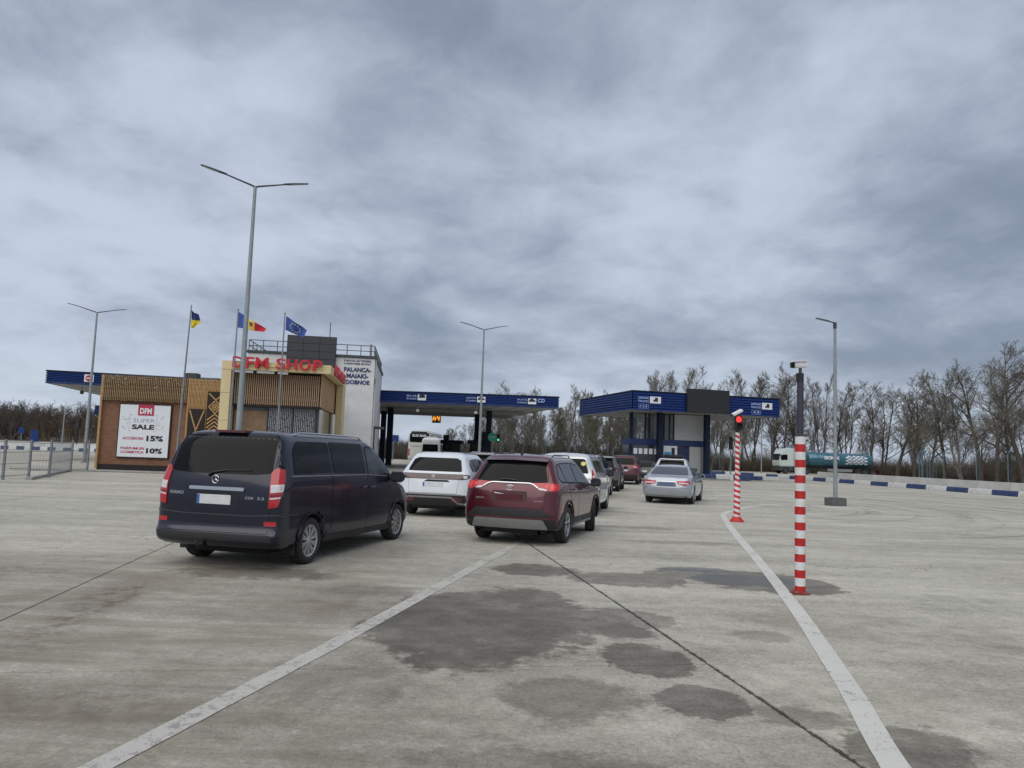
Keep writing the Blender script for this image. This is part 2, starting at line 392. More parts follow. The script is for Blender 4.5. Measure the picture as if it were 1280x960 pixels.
# (strength, x, y, rx, ry, rotation, wobble, edge)
WET = [(1.0, -.17, 7.9, 1.10, 1.85, -6, .8, .10), (.92, 1.22, 6.62, .37, .55, 14, .35, .08), (.90, 1.42, 5.55, .33, .40, 10, .35, .08),
       (.62, .48, 5.45, .50, .50, 0, .7, .25), (.95, .42, 11.3, .62, .55, -10, .5, .15), (.90, .98, 8.0, .42, .75, 25, .6, .2),
       (.70, 1.45, 8.25, .30, .55, 35, .6, .2), (.80, 1.75, 10.75, .85, .62, -8, .5, .06), (.80, 2.75, 11.4, .7, .5, 0, .5, .06), (.98, 3.72, 10.95, 1.02, .92, 6, .4, .05),
       (.85, 2.50, 4.72, .36, .50, -10, .8, .18), (.60, 2.05, 5.3, .38, .2, 0, .9, .25), (.55, .2, 4.25, .75, .35, 0, .8, .25),
       (.45, 2.5, 7.6, .3, .25, 0, .8, .25), (.55, 3.0, 18.5, 1.3, .35, -5, .7, .3), (.45, 3.6, 15.6, 1.2, .3, 4, .9, .3), (.4, 2.6, 23.6, 1.3, .5, 0, .8, .3),
       (.8, -3.3, 10.2, 1.1, .5, 0, .6, .3), (.45, -1.6, 9.2, .6, .5, 0, .8, .35), (.35, -1.2, 5.6, .5, .5, 0, .9, .35)]
PUD = [(3.45, 11.1, .75, .50, 0, .4, .07), (2.95, 11.9, .6, .25, 0, .4, .07)]
MUD = [(.85, -4.2, 8.0, .35, 1.7, 10, .9, .4), (.65, -4.6, 6.3, 1.3, .8, 0, .9, .4), (.6, -3.2, 5.0, 1.5, .55, 0, .9, .4), (.6, -6.6, 9.6, 1.6, .8, 0, .9, .4),
       (.5, -1.8, 8.8, .8, 1.6, 20, .9, .4), (.5, -2.3, 12.5, 1.0, 1.2, 0, .9, .4), (.45, 0.3, 9.9, .9, .6, 0, .9, .4)]
gm_far = ground_mat('concrete_apron_far', False); gm = ground_mat('concrete_slab_surface', True)
ground = rawmesh('ground', [(-3000, -800, -.012), (3000, -800, -.012), (3000, 4000, -.012), (-3000, 4000, -.012)], [(0, 1, 2, 3)], gm_far)
tag(ground, kind='structure')
sealm = mat('bitumen_joint_sealant', (.035, .032, .028), .9, var=.3, scale=8, bump=.5)
def s2w(s1, s2): return (s1*E1[0]+s2*E2[0], s1*E1[1]+s2*E2[1])
I0, I1, J0, J1, SP, OX, OY = -8, 7, -2, 9, 6.2, 2.78, 6.15
cs = [s2w(OX+I0*SP+.1, OY+J0*SP+.1), s2w(OX+I1*SP-.1, OY+J0*SP+.1), s2w(OX+I1*SP-.1, OY+J1*SP-.1), s2w(OX+I0*SP+.1, OY+J1*SP-.1)]
sealant = rawmesh('joint_sealant', [(x, y, -.007) for x, y in cs], [(0, 1, 2, 3)], sealm, ground)
h = SP/2-.009; b = MB(); c_ = .005
b.v = [(-h,-h,-.05),(h,-h,-.05),(h,h,-.05),(-h,h,-.05),(-h,-h,-c_),(h,-h,-c_),(h,h,-c_),(-h,h,-c_),(-h+c_,-h+c_,0),(h-c_,-h+c_,0),(h-c_,h-c_,0),(-h+c_,h-c_,0)]
b.f = [(8,9,10,11)]+[(i,(i+1)%4,(i+1)%4+4,i+4) for i in range(4)]+[(i+4,(i+1)%4+4,(i+1)%4+8,i+8) for i in range(4)]
slab_me = b.mesh('concrete_slab'); slab_me.materials.append(gm)
rnd = random.Random(5)
for i in range(I0, I1):
    for j in range(J0, J1):
        x, y = s2w(OX+(i+.5)*SP, OY+(j+.5)*SP)
        o = put(bpy.data.objects.new('concrete_slab', slab_me), ground); o.location = (x, y, rnd.uniform(-.0012, .0)); o.rotation_euler = (0, 0, A94)
# painted lines
def line_mat(name, wear, PC=((.66, .65, .60), (.56, .55, .51))):
    m = bpy.data.materials.new(name); m.use_nodes = True; t = m.node_tree; p = t.nodes['Principled BSDF']
    geo = N(t, 'ShaderNodeNewGeometry'); V = geo.outputs['Position']
    n1 = noise(t, V, 9, 9, .75, .3); n2 = noise(t, V, 1.3, 5, .6); n3 = noise(t, V, 70, 3, .7)
    f = smooth(t, mathn(t, 'ADD', mathn(t, 'ADD', n1, mathn(t, 'MULTIPLY', n3, .55)), mathn(t, 'MULTIPLY', n2, .35)), 1.13-wear, 1.22-wear)
    base = mixc(t, n2, PC[0], PC[1])
    c = mixc(t, f, base, (.27, .26, .235)); t.links.new(c, p.inputs['Base Color']); p.inputs['Roughness'].default_value = .75
    return m
lm1 = line_mat('worn_white_road_paint', .15, ((.52, .505, .46), (.42, .41, .37))); lm2 = line_mat('white_road_paint', .11, ((.64, .63, .585), (.50, .49, .45)))
def strip(name, pts, wid, m, label):
    """flat painted strip along a polyline; wid may vary per point"""
    P0_ = [Vector((x, y, 0)) for x, y in pts]; P_ = []; vs = []; fs = []; rj = random.Random(len(name)+int(abs(pts[0][0])*10))
    for a, b_ in zip(P0_, P0_[1:]):
        n = max(1, int((b_-a).length/.09)); P_ += [a+(b_-a)*k/n for k in range(n)]
    P_.append(P0_[-1]); W = [wid*rj.uniform(.985, 1.01) for p in P_]
    for i, p in enumerate(P_):
        t = (P_[min(i+1, len(P_)-1)]-P_[max(i-1, 0)]).normalized(); n = Vector((-t.y, t.x, 0))
        for s in (-1, 1): q = p+n*s*(W[i]/2+rj.uniform(-.002, .002)); vs.append((q.x, q.y, .004))
    for i in range(len(P_)-1): fs.append((2*i, 2*i+1, 2*i+3, 2*i+2))
    o = rawmesh(name, vs, fs, m); tag(o, kind='structure'); o['label'] = label; return o
def spline(pts, n=8):
    out = []; P_ = [Vector(p) for p in pts]
    for i in range(len(P_)-1):
        a, b_, c, d = P_[max(i-1, 0)], P_[i], P_[i+1], P_[min(i+2, len(P_)-1)]
        for k in range(n):
            t = k/n; out.append(tuple(.5*((2*b_)+(c-a)*t+(2*a-5*b_+4*c-d)*t*t+(3*b_-a-3*c+d)*t**3)))
    out.append(tuple(P_[-1])); return out
strip('road_marking', [(-3.6, .2), (-2.10, 4.10), (-1.50, 6.60), (.11, 13.98), (.75, 17.2)], .17, lm1, 'worn white line running under the red car')
strip('road_marking', [(p[0], p[1]) for p in spline([(1.3, .5), (2.27, 4.47), (2.68, 5.98), (3.45, 9.10), (4.39, 13.31), (5.3, 17.6), (6.28, 21.9), (6.9, 24.2), (7.9, 26.3), (9.6, 29.2), (12.36, 32.1)], 6)], .175, lm2, 'long white line bending round the striped signal post')
strip('road_marking', [(9.6, 29.1), (12.2, 27.3)], .14, lm1, 'short white line beside the lamp plinth')
for k, (a_, b_) in enumerate([((11.4, 30.6), (15.2, 27.2)), ((13.5, 32.8), (18.5, 28.5)), ((15.2, 34.5), (20.5, 30.0)), ((17.0, 36.2), (22, 32)), ((18.6, 37.7), (24, 33.2))]):
    strip('hatch_marking', [a_, b_], .22, lm2, 'faded white hatch stripe behind the single-arm lamp')
strip('road_marking', [(11.0, 57.5), (15.6, 56.0), (19.5, 52.0)], .25, lm2, 'white line in front of the booth island')
strip('road_marking', [(-24.5, 36.2), (-20.3, 37.9)], .12, lm2, 'short white dash in front of the poster')
strip('road_marking', [(-60, 70), (-30, 74)], .35, lm2, 'white line far behind the metal fence')
strip('road_marking', [(-60, 62), (-29, 66)], .25, lm1, 'faint line far behind the metal fence')
for y in (33, 38.5, 45): strip('road_marking', [(s_[0], s_[1]) for s_ in ((8.8+(y-33)*.28, y), (9.6+(y-33)*.28, y+1.6))], .12, lm2, 'short white dash right of the queue')
# ------------------------------------------------------------------ vehicles
def cr_rows(rows, sub=3):
    out = []; n = len(rows)
    for i in range(n-1):
        a, b_, c, d = rows[max(i-1, 0)], rows[i], rows[i+1], rows[min(i+2, n-1)]
        for k in range(sub):
            t = k/sub; r_ = []
            for q in range(len(b_)):
                # clamped tangents keep edges tight
                m1 = .5*(c[q]-a[q])*.75; m2 = .5*(d[q]-b_[q])*.75
                r_.append((2*t**3-3*t*t+1)*b_[q]+(t**3-2*t*t+t)*m1+(-2*t**3+3*t*t)*c[q]+(t**3-t*t)*m2)
            out.append(r_)
    out.append(list(rows[-1])); return out
class Shell:
    """car body skin: rows of plan outlines from sill to roof. row = (xr, zr, xf, zf, w, cr, cf)"""
    def __init__(s, rows, arches=(), arch_r=.40, hub=.34, nr=3.2):
        rows = cr_rows(rows); s.arches = arches
        ru = [0, .2, .4, .58, .72, .82, .9, .95, .98, 1.0]
        r0 = rows[2]; xs, xe = r0[0]+r0[5], r0[2]-r0[6]
        X = [xs+(xe-xs)*k/22 for k in range(1, 22)]
        for a in arches:
            X = [x for x in X if abs(x-a) > arch_r+.03]
            for q in (1.004, 1.0, .97, .9, .8, .66, .5, .33, .16, 0, -.16, -.33, -.5, -.66, -.8, -.9, -.97, -1.0, -1.004): X.append(a+q*arch_r)
        X = sorted(x for x in X if xs+.02 < x < xe-.02); sv = [(x-xs)/(xe-xs) for x in X]
        loops = []
        for row in rows:
            xr, zr, xf, zf, wd, cr_, cf = row
            half = []
            for u in ru: half.append((xr+cr_*(1-(max(0, 1-u**nr))**(1/nr)), u*wd, zr))
            a, b_ = xr+cr_, xf-cf
            for v in sv: half.append((a+(b_-a)*v, wd, zr+(zf-zr)*v))
            for u in reversed(ru): half.append((xf-cf*(1-(max(0, 1-u**nr))**(1/nr)), u*wd, zf))
            half = [list(p) for p in half]
            for p in half:
                for ax in arches:
                    d = abs(p[0]-ax)
                    if d < arch_r*1.0005 and p[1] > .6*wd:
                        za = hub+math.sqrt(max(0, arch_r**2-d*d))
                        if p[2] < za: p[2] = za
            right = [(x, -y, z) for x, y, z in half]; left = [(x, y, z) for x, y, z in reversed(half[1:-1])]
            loops.append(right+left)
        n = len(loops[0]); s.v = [p for l in loops for p in l]; s.f = []
        for i in range(len(loops)-1):
            for k in range(n):
                k2 = (k+1) % n; s.f.append((i*n+k, i*n+k2, (i+1)*n+k2, (i+1)*n+k))
        s.f.append(tuple(range((len(loops)-1)*n, len(loops)*n)))
        bm = bmesh.new(); vs = [bm.verts.new(v) for v in s.v]
        for f in s.f:
            try: bm.faces.new([vs[i] for i in f])
            except ValueError: pass
        bmesh.ops.remove_doubles(bm, verts=bm.verts, dist=.0004)
        bmesh.ops.dissolve_degenerate(bm, dist=.0005, edges=bm.edges)
        bmesh.ops.recalc_face_normals(bm, faces=bm.faces)
        # make sure normals face out
        top = max(bm.faces, key=lambda f: f.calc_center_median().z)
        if top.normal.z < 0: bmesh.ops.reverse_faces(bm, faces=bm.faces)
        me = bpy.data.meshes.new('body'); bm.to_mesh(me); s.bvh = BVHTree.FromBMesh(bm); bm.free()
        shade(me, 50); s.me = me
    def hit(s, axis, a, b_, big=20):
        if axis == 'R': o, d = Vector((-big, a, b_)), Vector((1, 0, 0))       # rear face, coords (y,z)
        elif axis == 'F': o, d = Vector((big, a, b_)), Vector((-1, 0, 0))
        elif axis == 'S': o, d = Vector((a, -big, b_)), Vector((0, 1, 0))      # right side, coords (x,z)
        elif axis == 'L': o, d = Vector((a, big, b_)), Vector((0, -1, 0))
        elif axis in 'CD':                                                     # rear corners, coords (along the diagonal, z)
            q = .70710678; sg = -1 if axis == 'C' else 1; d = Vector((q, -sg*q, 0)); o = Vector((a*q, sg*a*q, b_))-d*big
        else: o, d = Vector((a, b_, big)), Vector((0, 0, -1))                 # top, coords (x,y)
        p, n, i, dist = s.bvh.ray_cast(o, d)
        if p is None:
            g = {'R': (0.2, a, b_), 'F': (4, a, b_), 'S': (a, -.9, b_), 'L': (a, .9, b_), 'T': (a, b_, 1.5), 'C': (a*.707, -a*.707, b_), 'D': (a*.707, a*.707, b_)}[axis]
            p, n, i, dist = s.bvh.find_nearest(Vector(g))
        if n.dot(d) > 0: n = -n
        return p, n
def rounded(poly, r_, n=4):
    out = []; m = len(poly)
    for i in range(m):
        p = Vector(poly[i]); a = Vector(poly[i-1]); c = Vector(poly[(i+1) % m])
        da = (a-p); dc = (c-p); k = min(r_, da.length*.45, dc.length*.45)
        p1 = p+da.normalized()*k; p2 = p+dc.normalized()*k
        for q in range(n+1):
            t = q/n; out.append(tuple((1-t)**2*p1+2*t*(1-t)*p+t*t*p2))
    return out
def grow(poly, d):
    m = len(poly); area = sum(poly[i-1][0]*poly[i][1]-poly[i][0]*poly[i-1][1] for i in range(m)); s = 1 if area > 0 else -1; out = []
    for i in range(m):
        p = Vector(poly[i]); a = Vector(poly[i-1]); c = Vector(poly[(i+1) % m])
        e1 = (p-a); e2 = (c-p)
        if e1.length < 1e-6 or e2.length < 1e-6: out.append(tuple(p)); continue
        n1 = Vector((e1.y, -e1.x)).normalized()*s; n2 = Vector((e2.y, -e2.x)).normalized()*s; nn = (n1+n2)
        if nn.length < .2: nn = n1
        nn.normalize(); k = d/max(.4, nn.dot(n1)); out.append(tuple(p+nn*k))
    return out
def conform(sh, axis, poly, off, m, name, parent, step=.09, smooth_=True, skirt=.012):
    """panel of the given outline laid on the skin, standing off it by off, with closed edges"""
    pts = []; m_ = len(poly)
    for i in range(m_):
        a = Vector(poly[i]); b_ = Vector(poly[(i+1) % m_]); L = (b_-a).length; k = max(1, int(L/step))
        for q in range(k): pts.append(a+(b_-a)*q/k)
    nb = len(pts); x0 = min(p.x for p in pts); x1 = max(p.x for p in pts); y0 = min(p.y for p in pts); y1 = max(p.y for p in pts)
    inner = []; gx = x0+step/2
    def inside(p):
        c = False; j = nb-1
        for i in range(nb):
            if (pts[i].y > p.y) != (pts[j].y > p.y) and p.x < (pts[j].x-pts[i].x)*(p.y-pts[i].y)/(pts[j].y-pts[i].y)+pts[i].x: c = not c
            j = i
        return c
    while gx < x1:
        gy = y0+step/2
        while gy < y1:
            p = Vector((gx, gy))
            if inside(p) and min((p-q).length for q in pts) > step*.35: inner.append(p)
            gy += step
        gx += step
    vs2, es, fs, ov, oe, of = delaunay_2d_cdt(pts+inner, [(i, (i+1) % nb) for i in range(nb)], [], 1, 1e-5)
    hits = [sh.hit(axis, p.x, p.y) for p in vs2]
    top = [h_[0]+h_[1]*off for h_ in hits]; V_ = [tuple(p) for p in top]; F_ = [tuple(f) for f in fs]
    cnt = {}
    for f in fs:
        for i in range(len(f)):
            e = (f[i], f[(i+1) % len(f)]); cnt[e] = cnt.get(e, 0)+1
    base = {}
    for (a, b_) in list(cnt):
        if (b_, a) not in cnt:
            for q in (a, b_):
                if q not in base: base[q] = len(V_); V_.append(tuple(hits[q][0]-hits[q][1]*skirt))
            F_.append((b_, a, base[a], base[b_]))
    me = bpy.data.meshes.new(name); me.from_pydata(V_, [], F_); bm = bmesh.new(); bm.from_mesh(me)
    bmesh.ops.recalc_face_normals(bm, faces=bm.faces)
    f0 = max((f for f in bm.faces), key=lambda f: f.calc_area())
    p_, n_ = Vector(f0.calc_center_median()), f0.normal
    d = {'R': Vector((-1,0,0)), 'F': Vector((1,0,0)), 'S': Vector((0,-1,0)), 'L': Vector((0,1,0)), 'T': Vector((0,0,1)), 'C': Vector((-1,-1,0)), 'D': Vector((-1,1,0))}[axis]
    if n_.dot(d) < 0: bmesh.ops.reverse_faces(bm, faces=bm.faces)
    bm.to_mesh(me); bm.free(); me.materials.append(m)
    if smooth_: shade(me, 40)
    return put(bpy.data.objects.new(name, me), parent)
def conform_line(sh, axis, line, wid, off, m, name, parent, step=.06):
    P_ = [Vector(p) for p in line]; l = []; r_ = []
    for i, p in enumerate(P_):
        t = (P_[min(i+1, len(P_)-1)]-P_[max(i-1, 0)]).normalized(); n = Vector((-t.y, t.x)); l.append(tuple(p+n*wid/2)); r_.append(tuple(p-n*wid/2))
    return conform(sh, axis, l+r_[::-1], off, m, name, parent, step)
def conform_text(sh, s, yl, yr, z0, z1, m, parent, name='badge'):
    vs, fs = text_geo(s, yl-yr, z1-z0, 1, .02); V_ = []
    for u, v, w_ in vs:
        p, n = sh.hit('R', yl-u, z0+v); V_.append(tuple(p+n*(.004+.006*w_)))
    return rawmesh(name, V_, fs, m, parent)
def mirror_y(poly): return [(-a, b_) for a, b_ in poly][::-1]
_wheel = {}
def wheel_meshes(r_, wid, rimr, style, rim_m):
    key = (r_, wid, rimr, style, rim_m.name)
    if key in _wheel: return _wheel[key]
    hw = wid/2
    t = MB().lathe([(rimr-.005, -hw+.02), (rimr+.02, -hw), (r_-.035, -hw), (r_-.012, -hw+.018), (r_, -hw+.045), (r_, -.06), (r_-.008, -.055), (r_-.008, -.045), (r_, -.04), (r_, .04), (r_-.008, .045), (r_-.008, .055), (r_, .06), (r_, hw-.045), (r_-.012, hw-.018), (r_-.035, hw), (rimr+.02, hw), (rimr-.005, hw-.02)], 40, axis='Y', cap=False)
    tm = t.mesh('tyre', True); tm.materials.append(M['rubber'])
    g = MB().lathe([(rimr+.004, -hw+.018), (rimr-.012, -hw+.014), (rimr-.03, -hw+.03), (rimr-.035, hw-.03)], 40, axis='Y', cap=False)
    n = {'ten': 10, 'five': 5, 'seven': 7, 'steel': 12}[style]; yo = -hw+.022
    for k in range(n):
        a0 = 2*math.pi*k/n
        for da in ((-.11, .11) if style in ('ten', 'five') else (0,)):
            w0, w1 = (.013, .016) if style == 'ten' else (.020, .026) if style == 'five' else (.028, .034)
            c0, c1 = a0+da*.5, a0+da
            def P2(rr, a, o, y): return (rr*math.cos(a)-o*math.sin(a), y, rr*math.sin(a)+o*math.cos(a))
            v = [P2(.05, c0, -w0, yo+.012), P2(.05, c0, w0, yo+.012), P2(rimr-.012, c1, w1, yo), P2(rimr-.012, c1, -w1, yo),
                 P2(.05, c0, -w0, yo+.05), P2(.05, c0, w0, yo+.05), P2(rimr-.012, c1, w1, yo+.035), P2(rimr-.012, c1, -w1, yo+.035)]
            g.add(v, [(0,1,2,3),(7,6,5,4),(0,4,5,1),(1,5,6,2),(2,6,7,3),(3,7,4,0)])
    g.lathe([(.001, yo-.004), (.03, yo-.002), (.06, yo+.01), (.065, yo+.06)], 20, axis='Y', cap=False)
    gmesh = g.mesh('rim', True); gmesh.materials.append(rim_m)
    d = MB().lathe([(.05, .0), (rimr-.05, .0), (rimr-.05, .02), (.05, .02)], 28, axis='Y'); dm = d.mesh('brake_disc', True); dm.materials.append(M['darkgrey'])
    _wheel[key] = (tm, gmesh, dm); return _wheel[key]
def add_wheels(t, xs, yo, r_=.34, wid=.225, rimr=.22, style='five', rim_m=None, steer=0):
    """wheels whose outer face lies at |y| = yo"""
    rim_m = rim_m or M['alloy']; ms = wheel_meshes(r_, wid, rimr, style, rim_m)
    for i, x in enumerate(xs):
        for s in (-1, 1):
            e = put(bpy.data.objects.new('wheel', None), t); e.location = (x, s*(yo-wid/2), r_)
            e.rotation_euler = (0, (i*.4+s*.3), math.pi if s > 0 else 0)
            if i == len(xs)-1 and steer: e.rotation_euler = (0, 0, (math.pi if s > 0 else 0)+steer)
            for nme, me in zip(('tyre', 'rim', 'brake_disc'), ms): put(bpy.data.objects.new(nme, me), e)
def arch_poly(ax, r0, r1, hub, zlow, a0=-.02, n=14):
    out = []; inn = []
    for k in range(n+1):
        th = math.pi*k/n; out.append((ax+r1*math.cos(th), hub+r1*math.sin(th))); inn.append((ax+r0*math.cos(th), hub+r0*math.sin(th)))
    return [(ax+r1, zlow)]+out+[(ax-r1, zlow), (ax-r0, zlow)]+inn[::-1]+[(ax+r0, zlow)]
def finish_body(t, sh, arches, arch_r, hub, wd, L, paint_, under_z=.22):
    o = put(bpy.data.objects.new('body', sh.me), t); sh.me.materials.append(paint_)
    u = MB(); u.box(.42, L-.42, -wd+.34, wd-.34, under_z-.03, .62)
    for q in range(len(arches)+1):
        a = arches[q-1]+arch_r+.01 if q else .34; b_ = arches[q]-arch_r-.01 if q < len(arches) else L-.3
        if b_ > a: u.box(a, b_, -wd+.08, wd-.08, under_z+(.13 if q == 0 else .06), .58)
    u.build('underbody', M['matblack'], t)
    for ax in arches:
        for s in (-1, 1):
            l = MB(); n = 14; vs = []; fs = []
            for k in range(n+1):
                th = math.pi*k/n
                for y in (wd-.03, wd-.32): vs.append((ax+(arch_r-.002)*math.cos(th), s*y, hub+(arch_r-.002)*math.sin(th)))
            fs = [(2*k, 2*k+1, 2*k+3, 2*k+2) for k in range(n)]
            fs.append(tuple(2*k+1 for k in range(n+1)))
            l.add(vs, fs); l.build('wheel_arch_liner', M['matblack'], t, True)
    return o
def mirrors(t, x, y, z, body_m, sc_=1.0, glass_m=None):
    for s in (-1, 1):
        b_ = MB(); b_.prism([(x-.07*sc_, z-.08*sc_), (x-.06*sc_, z+.09*sc_), (x+.06*sc_, z+.07*sc_), (x+.12*sc_, z), (x+.05*sc_, z-.08*sc_)], s*y, s*(y+.20*sc_))
        o = b_.build('wing_mirror', body_m, t, True, bevel=.025, seg=3)
        g = MB().box(x-.075*sc_, x-.070*sc_, min(s*(y+.025), s*(y+.18*sc_)), max(s*(y+.025), s*(y+.18*sc_)), z-.055*sc_, z+.065*sc_); g.build('mirror_glass', glass_m or M['glassl'], o)
        MB().box(x-.02, x+.05, min(s*(y-.10), s*(y+.03)), max(s*(y-.10), s*(y+.03)), z-.07, z-.03).build('mirror_stalk', M['black'], o, bevel=.008)
def doors(t, sh, polys, pm, handles=(), both=True):
    for ax in (('S', 'L') if both else ('S',)):
        for i, poly in enumerate(polys):
            conform(sh, ax, grow(poly, .010), .0012, M['matblack'], 'door_seal', t, .12)
            d = conform(sh, ax, poly, .0035, pm, 'door', t, .09)
            if i < len(handles):
                hx, hz = handles[i]; p, n = sh.hit(ax, hx, hz); s = -1 if ax == 'S' else 1
                MB().tube([(hx-.09, p.y+s*.008, hz-.004), (hx-.07, p.y+s*.036, hz), (hx+.07, p.y+s*.036, hz+.004), (hx+.09, p.y+s*.008, hz+.002)], .013, 6).build('door_handle', pm, d, True)

def plate(t, sh, y0, z0, wd=.52, hh=.11, m=None, blue=True):
    p, n = sh.hit('R', y0, z0); x = p.x-.012
    o = MB().box(x-.006, x+.006, y0-wd/2, y0+wd/2, z0-hh/2, z0+hh/2).build('number_plate', m or M['plate'], t, bevel=.004)
    if blue: MB().box(x-.0085, x-.0065, y0+wd/2-.045, y0+wd/2-.003, z0-hh/2+.004, z0+hh/2-.004).build('country_band', M['plateblue'], o)
    return o
def rails(t, sh, x0, x1, y, m, h_=.05):
    for s in (-1, 1):
        pts = []
        for k in range(13):
            x = x0+(x1-x0)*k/12; p, n = sh.hit('T', x, s*y); e = min(1, min(k, 12-k)/1.5); pts.append((x, s*y, p.z-.005+h_*math.sin(e*math.pi/2)))
        MB().tube(pts, .014, 6).build('roof_rail', m, t, True)
def fin(t, sh, x, m):
    p, n = sh.hit('T', x, 0)
    MB().prism([(x-.07, p.z-.01), (x-.06, p.z+.055), (x-.02, p.z+.05), (x+.10, p.z-.01)], -.014, .014).build('roof_antenna', m, t, True, bevel=.008)
def place(t, x, y, a): t.location = (x, y, 0); t.rotation_euler = (0, 0, R(90-a))
def windows(t, sh, polys, m, both=True, trim=None):
    for ax in (('S', 'L') if both else ('S',)):
        for poly in polys:
            if trim: conform(sh, ax, grow(rounded(poly, .05), .022), .0045, trim, 'window_surround', t, .1)
            conform(sh, ax, rounded(poly, .05), .007, m, 'side_window', t, .08)

# ---- dark blue people carrier
def make_van():
    pm = paint('midnight_blue_car_paint', (.004, .006, .021), .3, .2, .10)
    pm.node_tree.nodes['Principled BSDF'].inputs['Coat Weight'].default_value = .45
    t = thing('passenger_van', 'dark blue passenger van with tinted windows and chrome tailgate strip, nearest vehicle on the left', 'van')
    rows = [(.14,.30,5.06,.24,.90,.20,.45), (.03,.36,5.18,.36,.93,.20,.45), (.0,.47,5.2,.50,.945,.20,.45), (.05,.53,5.19,.62,.95,.17,.45), (.075,.62,5.16,.74,.95,.15,.45),
            (.08,.90,5.02,.88,.95,.15,.42), (.09,1.10,4.80,1.0,.945,.15,.30), (.12,1.25,4.30,1.16,.93,.16,.16), (.20,1.52,3.85,1.47,.87,.16,.14), (.28,1.74,3.45,1.72,.80,.17,.14),
            (.36,1.83,3.2,1.82,.73,.2,.16), (.46,1.875,3.0,1.87,.60,.2,.2), (.7,1.895,2.8,1.892,.30,.2,.2), (.9,1.90,2.6,1.90,.03,.02,.02)]
    ar, hub, arches = .385, .335, (1.05, 4.43)
    sh = Shell(rows, arches, ar, hub, nr=3.6)
    finish_body(t, sh, arches, ar, hub, .95, 5.2, pm)
    # tailgate and its glass
    tg = rounded([(.80, .62), (-.80, .62), (-.80, 1.20), (-.80, 1.84), (.80, 1.84), (.80, 1.2)], .04)
    conform(sh, 'R', grow(tg, .008), .0012, M['matblack'], 'tailgate_seal', t)
    gate = conform(sh, 'R', tg, .004, pm, 'tailgate', t, .08)
    conform(sh, 'R', rounded([(.775, 1.31), (.5, 1.285), (-.5, 1.285), (-.775, 1.31), (-.735, 1.815), (.735, 1.815)], .05), .010, M['glass'], 'rear_window', t, .08)
    conform(sh, 'R', rounded([(-.825, 1.40), (-.90, 1.38), (-.87, 1.70), (-.81, 1.80)], .03), .004, M['glass'], 'corner_glass', t, .05)
    conform(sh, 'R', mirror_y(rounded([(-.825, 1.40), (-.90, 1.38), (-.87, 1.70), (-.81, 1.80)], .03)), .004, M['glass'], 'corner_glass', t, .05)
    conform(sh, 'R', rounded([(.42, 1.06), (-.42, 1.06), (-.42, 1.105), (.42, 1.105)], .018), .024, M['chrome'], 'chrome_strip', gate, .06)
    conform(sh, 'R', rounded([(.38, .82), (-.38, .82), (-.34, 1.045), (.34, 1.045)], .05), .0055, mat('recess_blue', (.006,.008,.018), .4), 'plate_recess', gate, .08)
    plate(t, sh, .03, .935, .52, .13)
    # three pointed star in a ring
    p, n = sh.hit('R', .04, 1.205); x = p.x-.012
    ring = MB(); ring.tube([(x, .04+.052*math.cos(a), 1.205+.052*math.sin(a)) for a in [2*math.pi*k/24 for k in range(25)]], .006, 6)
    for k in range(3):
        a = math.pi/2+2*math.pi*k/3; v = Vector((0, math.cos(a), math.sin(a))); q = Vector((0, -math.sin(a), math.cos(a))); c0 = Vector((x, .04, 1.205))
        ring.add([c0+v*.05, c0+q*.012, c0-q*.012, c0+Vector((-.008, 0, 0))], [(0, 1, 3), (0, 3, 2), (0, 2, 1)])
    ring.build('emblem', M['chrome'], gate, True)
    conform_text(sh, 'VIANO', .74, .51, .985, 1.03, M['chrome'], gate); conform_text(sh, 'CDI', -.44, -.56, .955, .99, M['chrome'], gate); conform_text(sh, '2.2', -.62, -.72, .955, .99, M['chrome'], gate)
    wp = []
    for yy, zz in ((.16, 1.255), (.10, 1.30), (-.1, 1.335), (-.48, 1.345)):
        p, n = sh.hit('R', yy, zz); wp.append((p.x-.028, yy, zz))
    MB().tube(wp, [.016, .014, .010, .006], 6).build('wiper', M['black'], t, True)
    # tail lamps, lens bands
    def lamp(fl):
        F_ = (lambda q: mirror_y(q)) if fl else (lambda q: q); cx_ = 'D' if fl else 'C'
        a = conform(sh, cx_, rounded([(.628, .84), (.735, .87), (.79, 1.05), (.825, 1.22), (.83, 1.36), (.72, 1.385), (.662, 1.32), (.636, 1.1)], .02), .016, M['red'], 'tail_light', t, .04)
        conform(sh, cx_, rounded([(.645, 1.05), (.785, 1.07), (.81, 1.17), (.652, 1.155)], .01), .0205, M['clear'], 'lens_band', a, .04)
        conform(sh, cx_, [(.640, .965), (.76, .98), (.766, 1.002), (.642, .985)], .0195, M['clear'], 'lens_band', a, .04)
        conform(sh, cx_, [(.642, 1.002), (.768, 1.018), (.775, 1.035), (.644, 1.02)], .0190, M['darkred'], 'lens_band', a, .04)
        conform(sh, 'R', F_(rounded([(-.74, .61), (-.90, .61), (-.90, .67), (-.74, .67)], .015)), .012, M['red'], 'rear_reflector', t, .04)
    lamp(False); lamp(True)
    for ax in ('S', 'L'):
        # lower cladding band, sill, arch lips
        conform_line(sh, ax, [(.10, .745), (.63, .745)], .012, .010, M['darkgrey'], 'trim_line', t)
        conform_line(sh, ax, [(1.48, .66), (3.96, .60)], .02, .010, pm, 'side_moulding', t)
        conform_line(sh, ax, [(1.46, .33), (4.02, .29)], .09, .022, M['black'], 'sill_trim', t)
        conform_line(sh, ax, [(.42, 1.275), (3.0, 1.245), (3.85, 1.205)], .014, .008, M['silver'], 'window_line', t)
        conform(sh, ax, arch_poly(arches[0], ar-.002, ar+.055, hub, .30), .020, pm, 'arch_lip', t, .06)
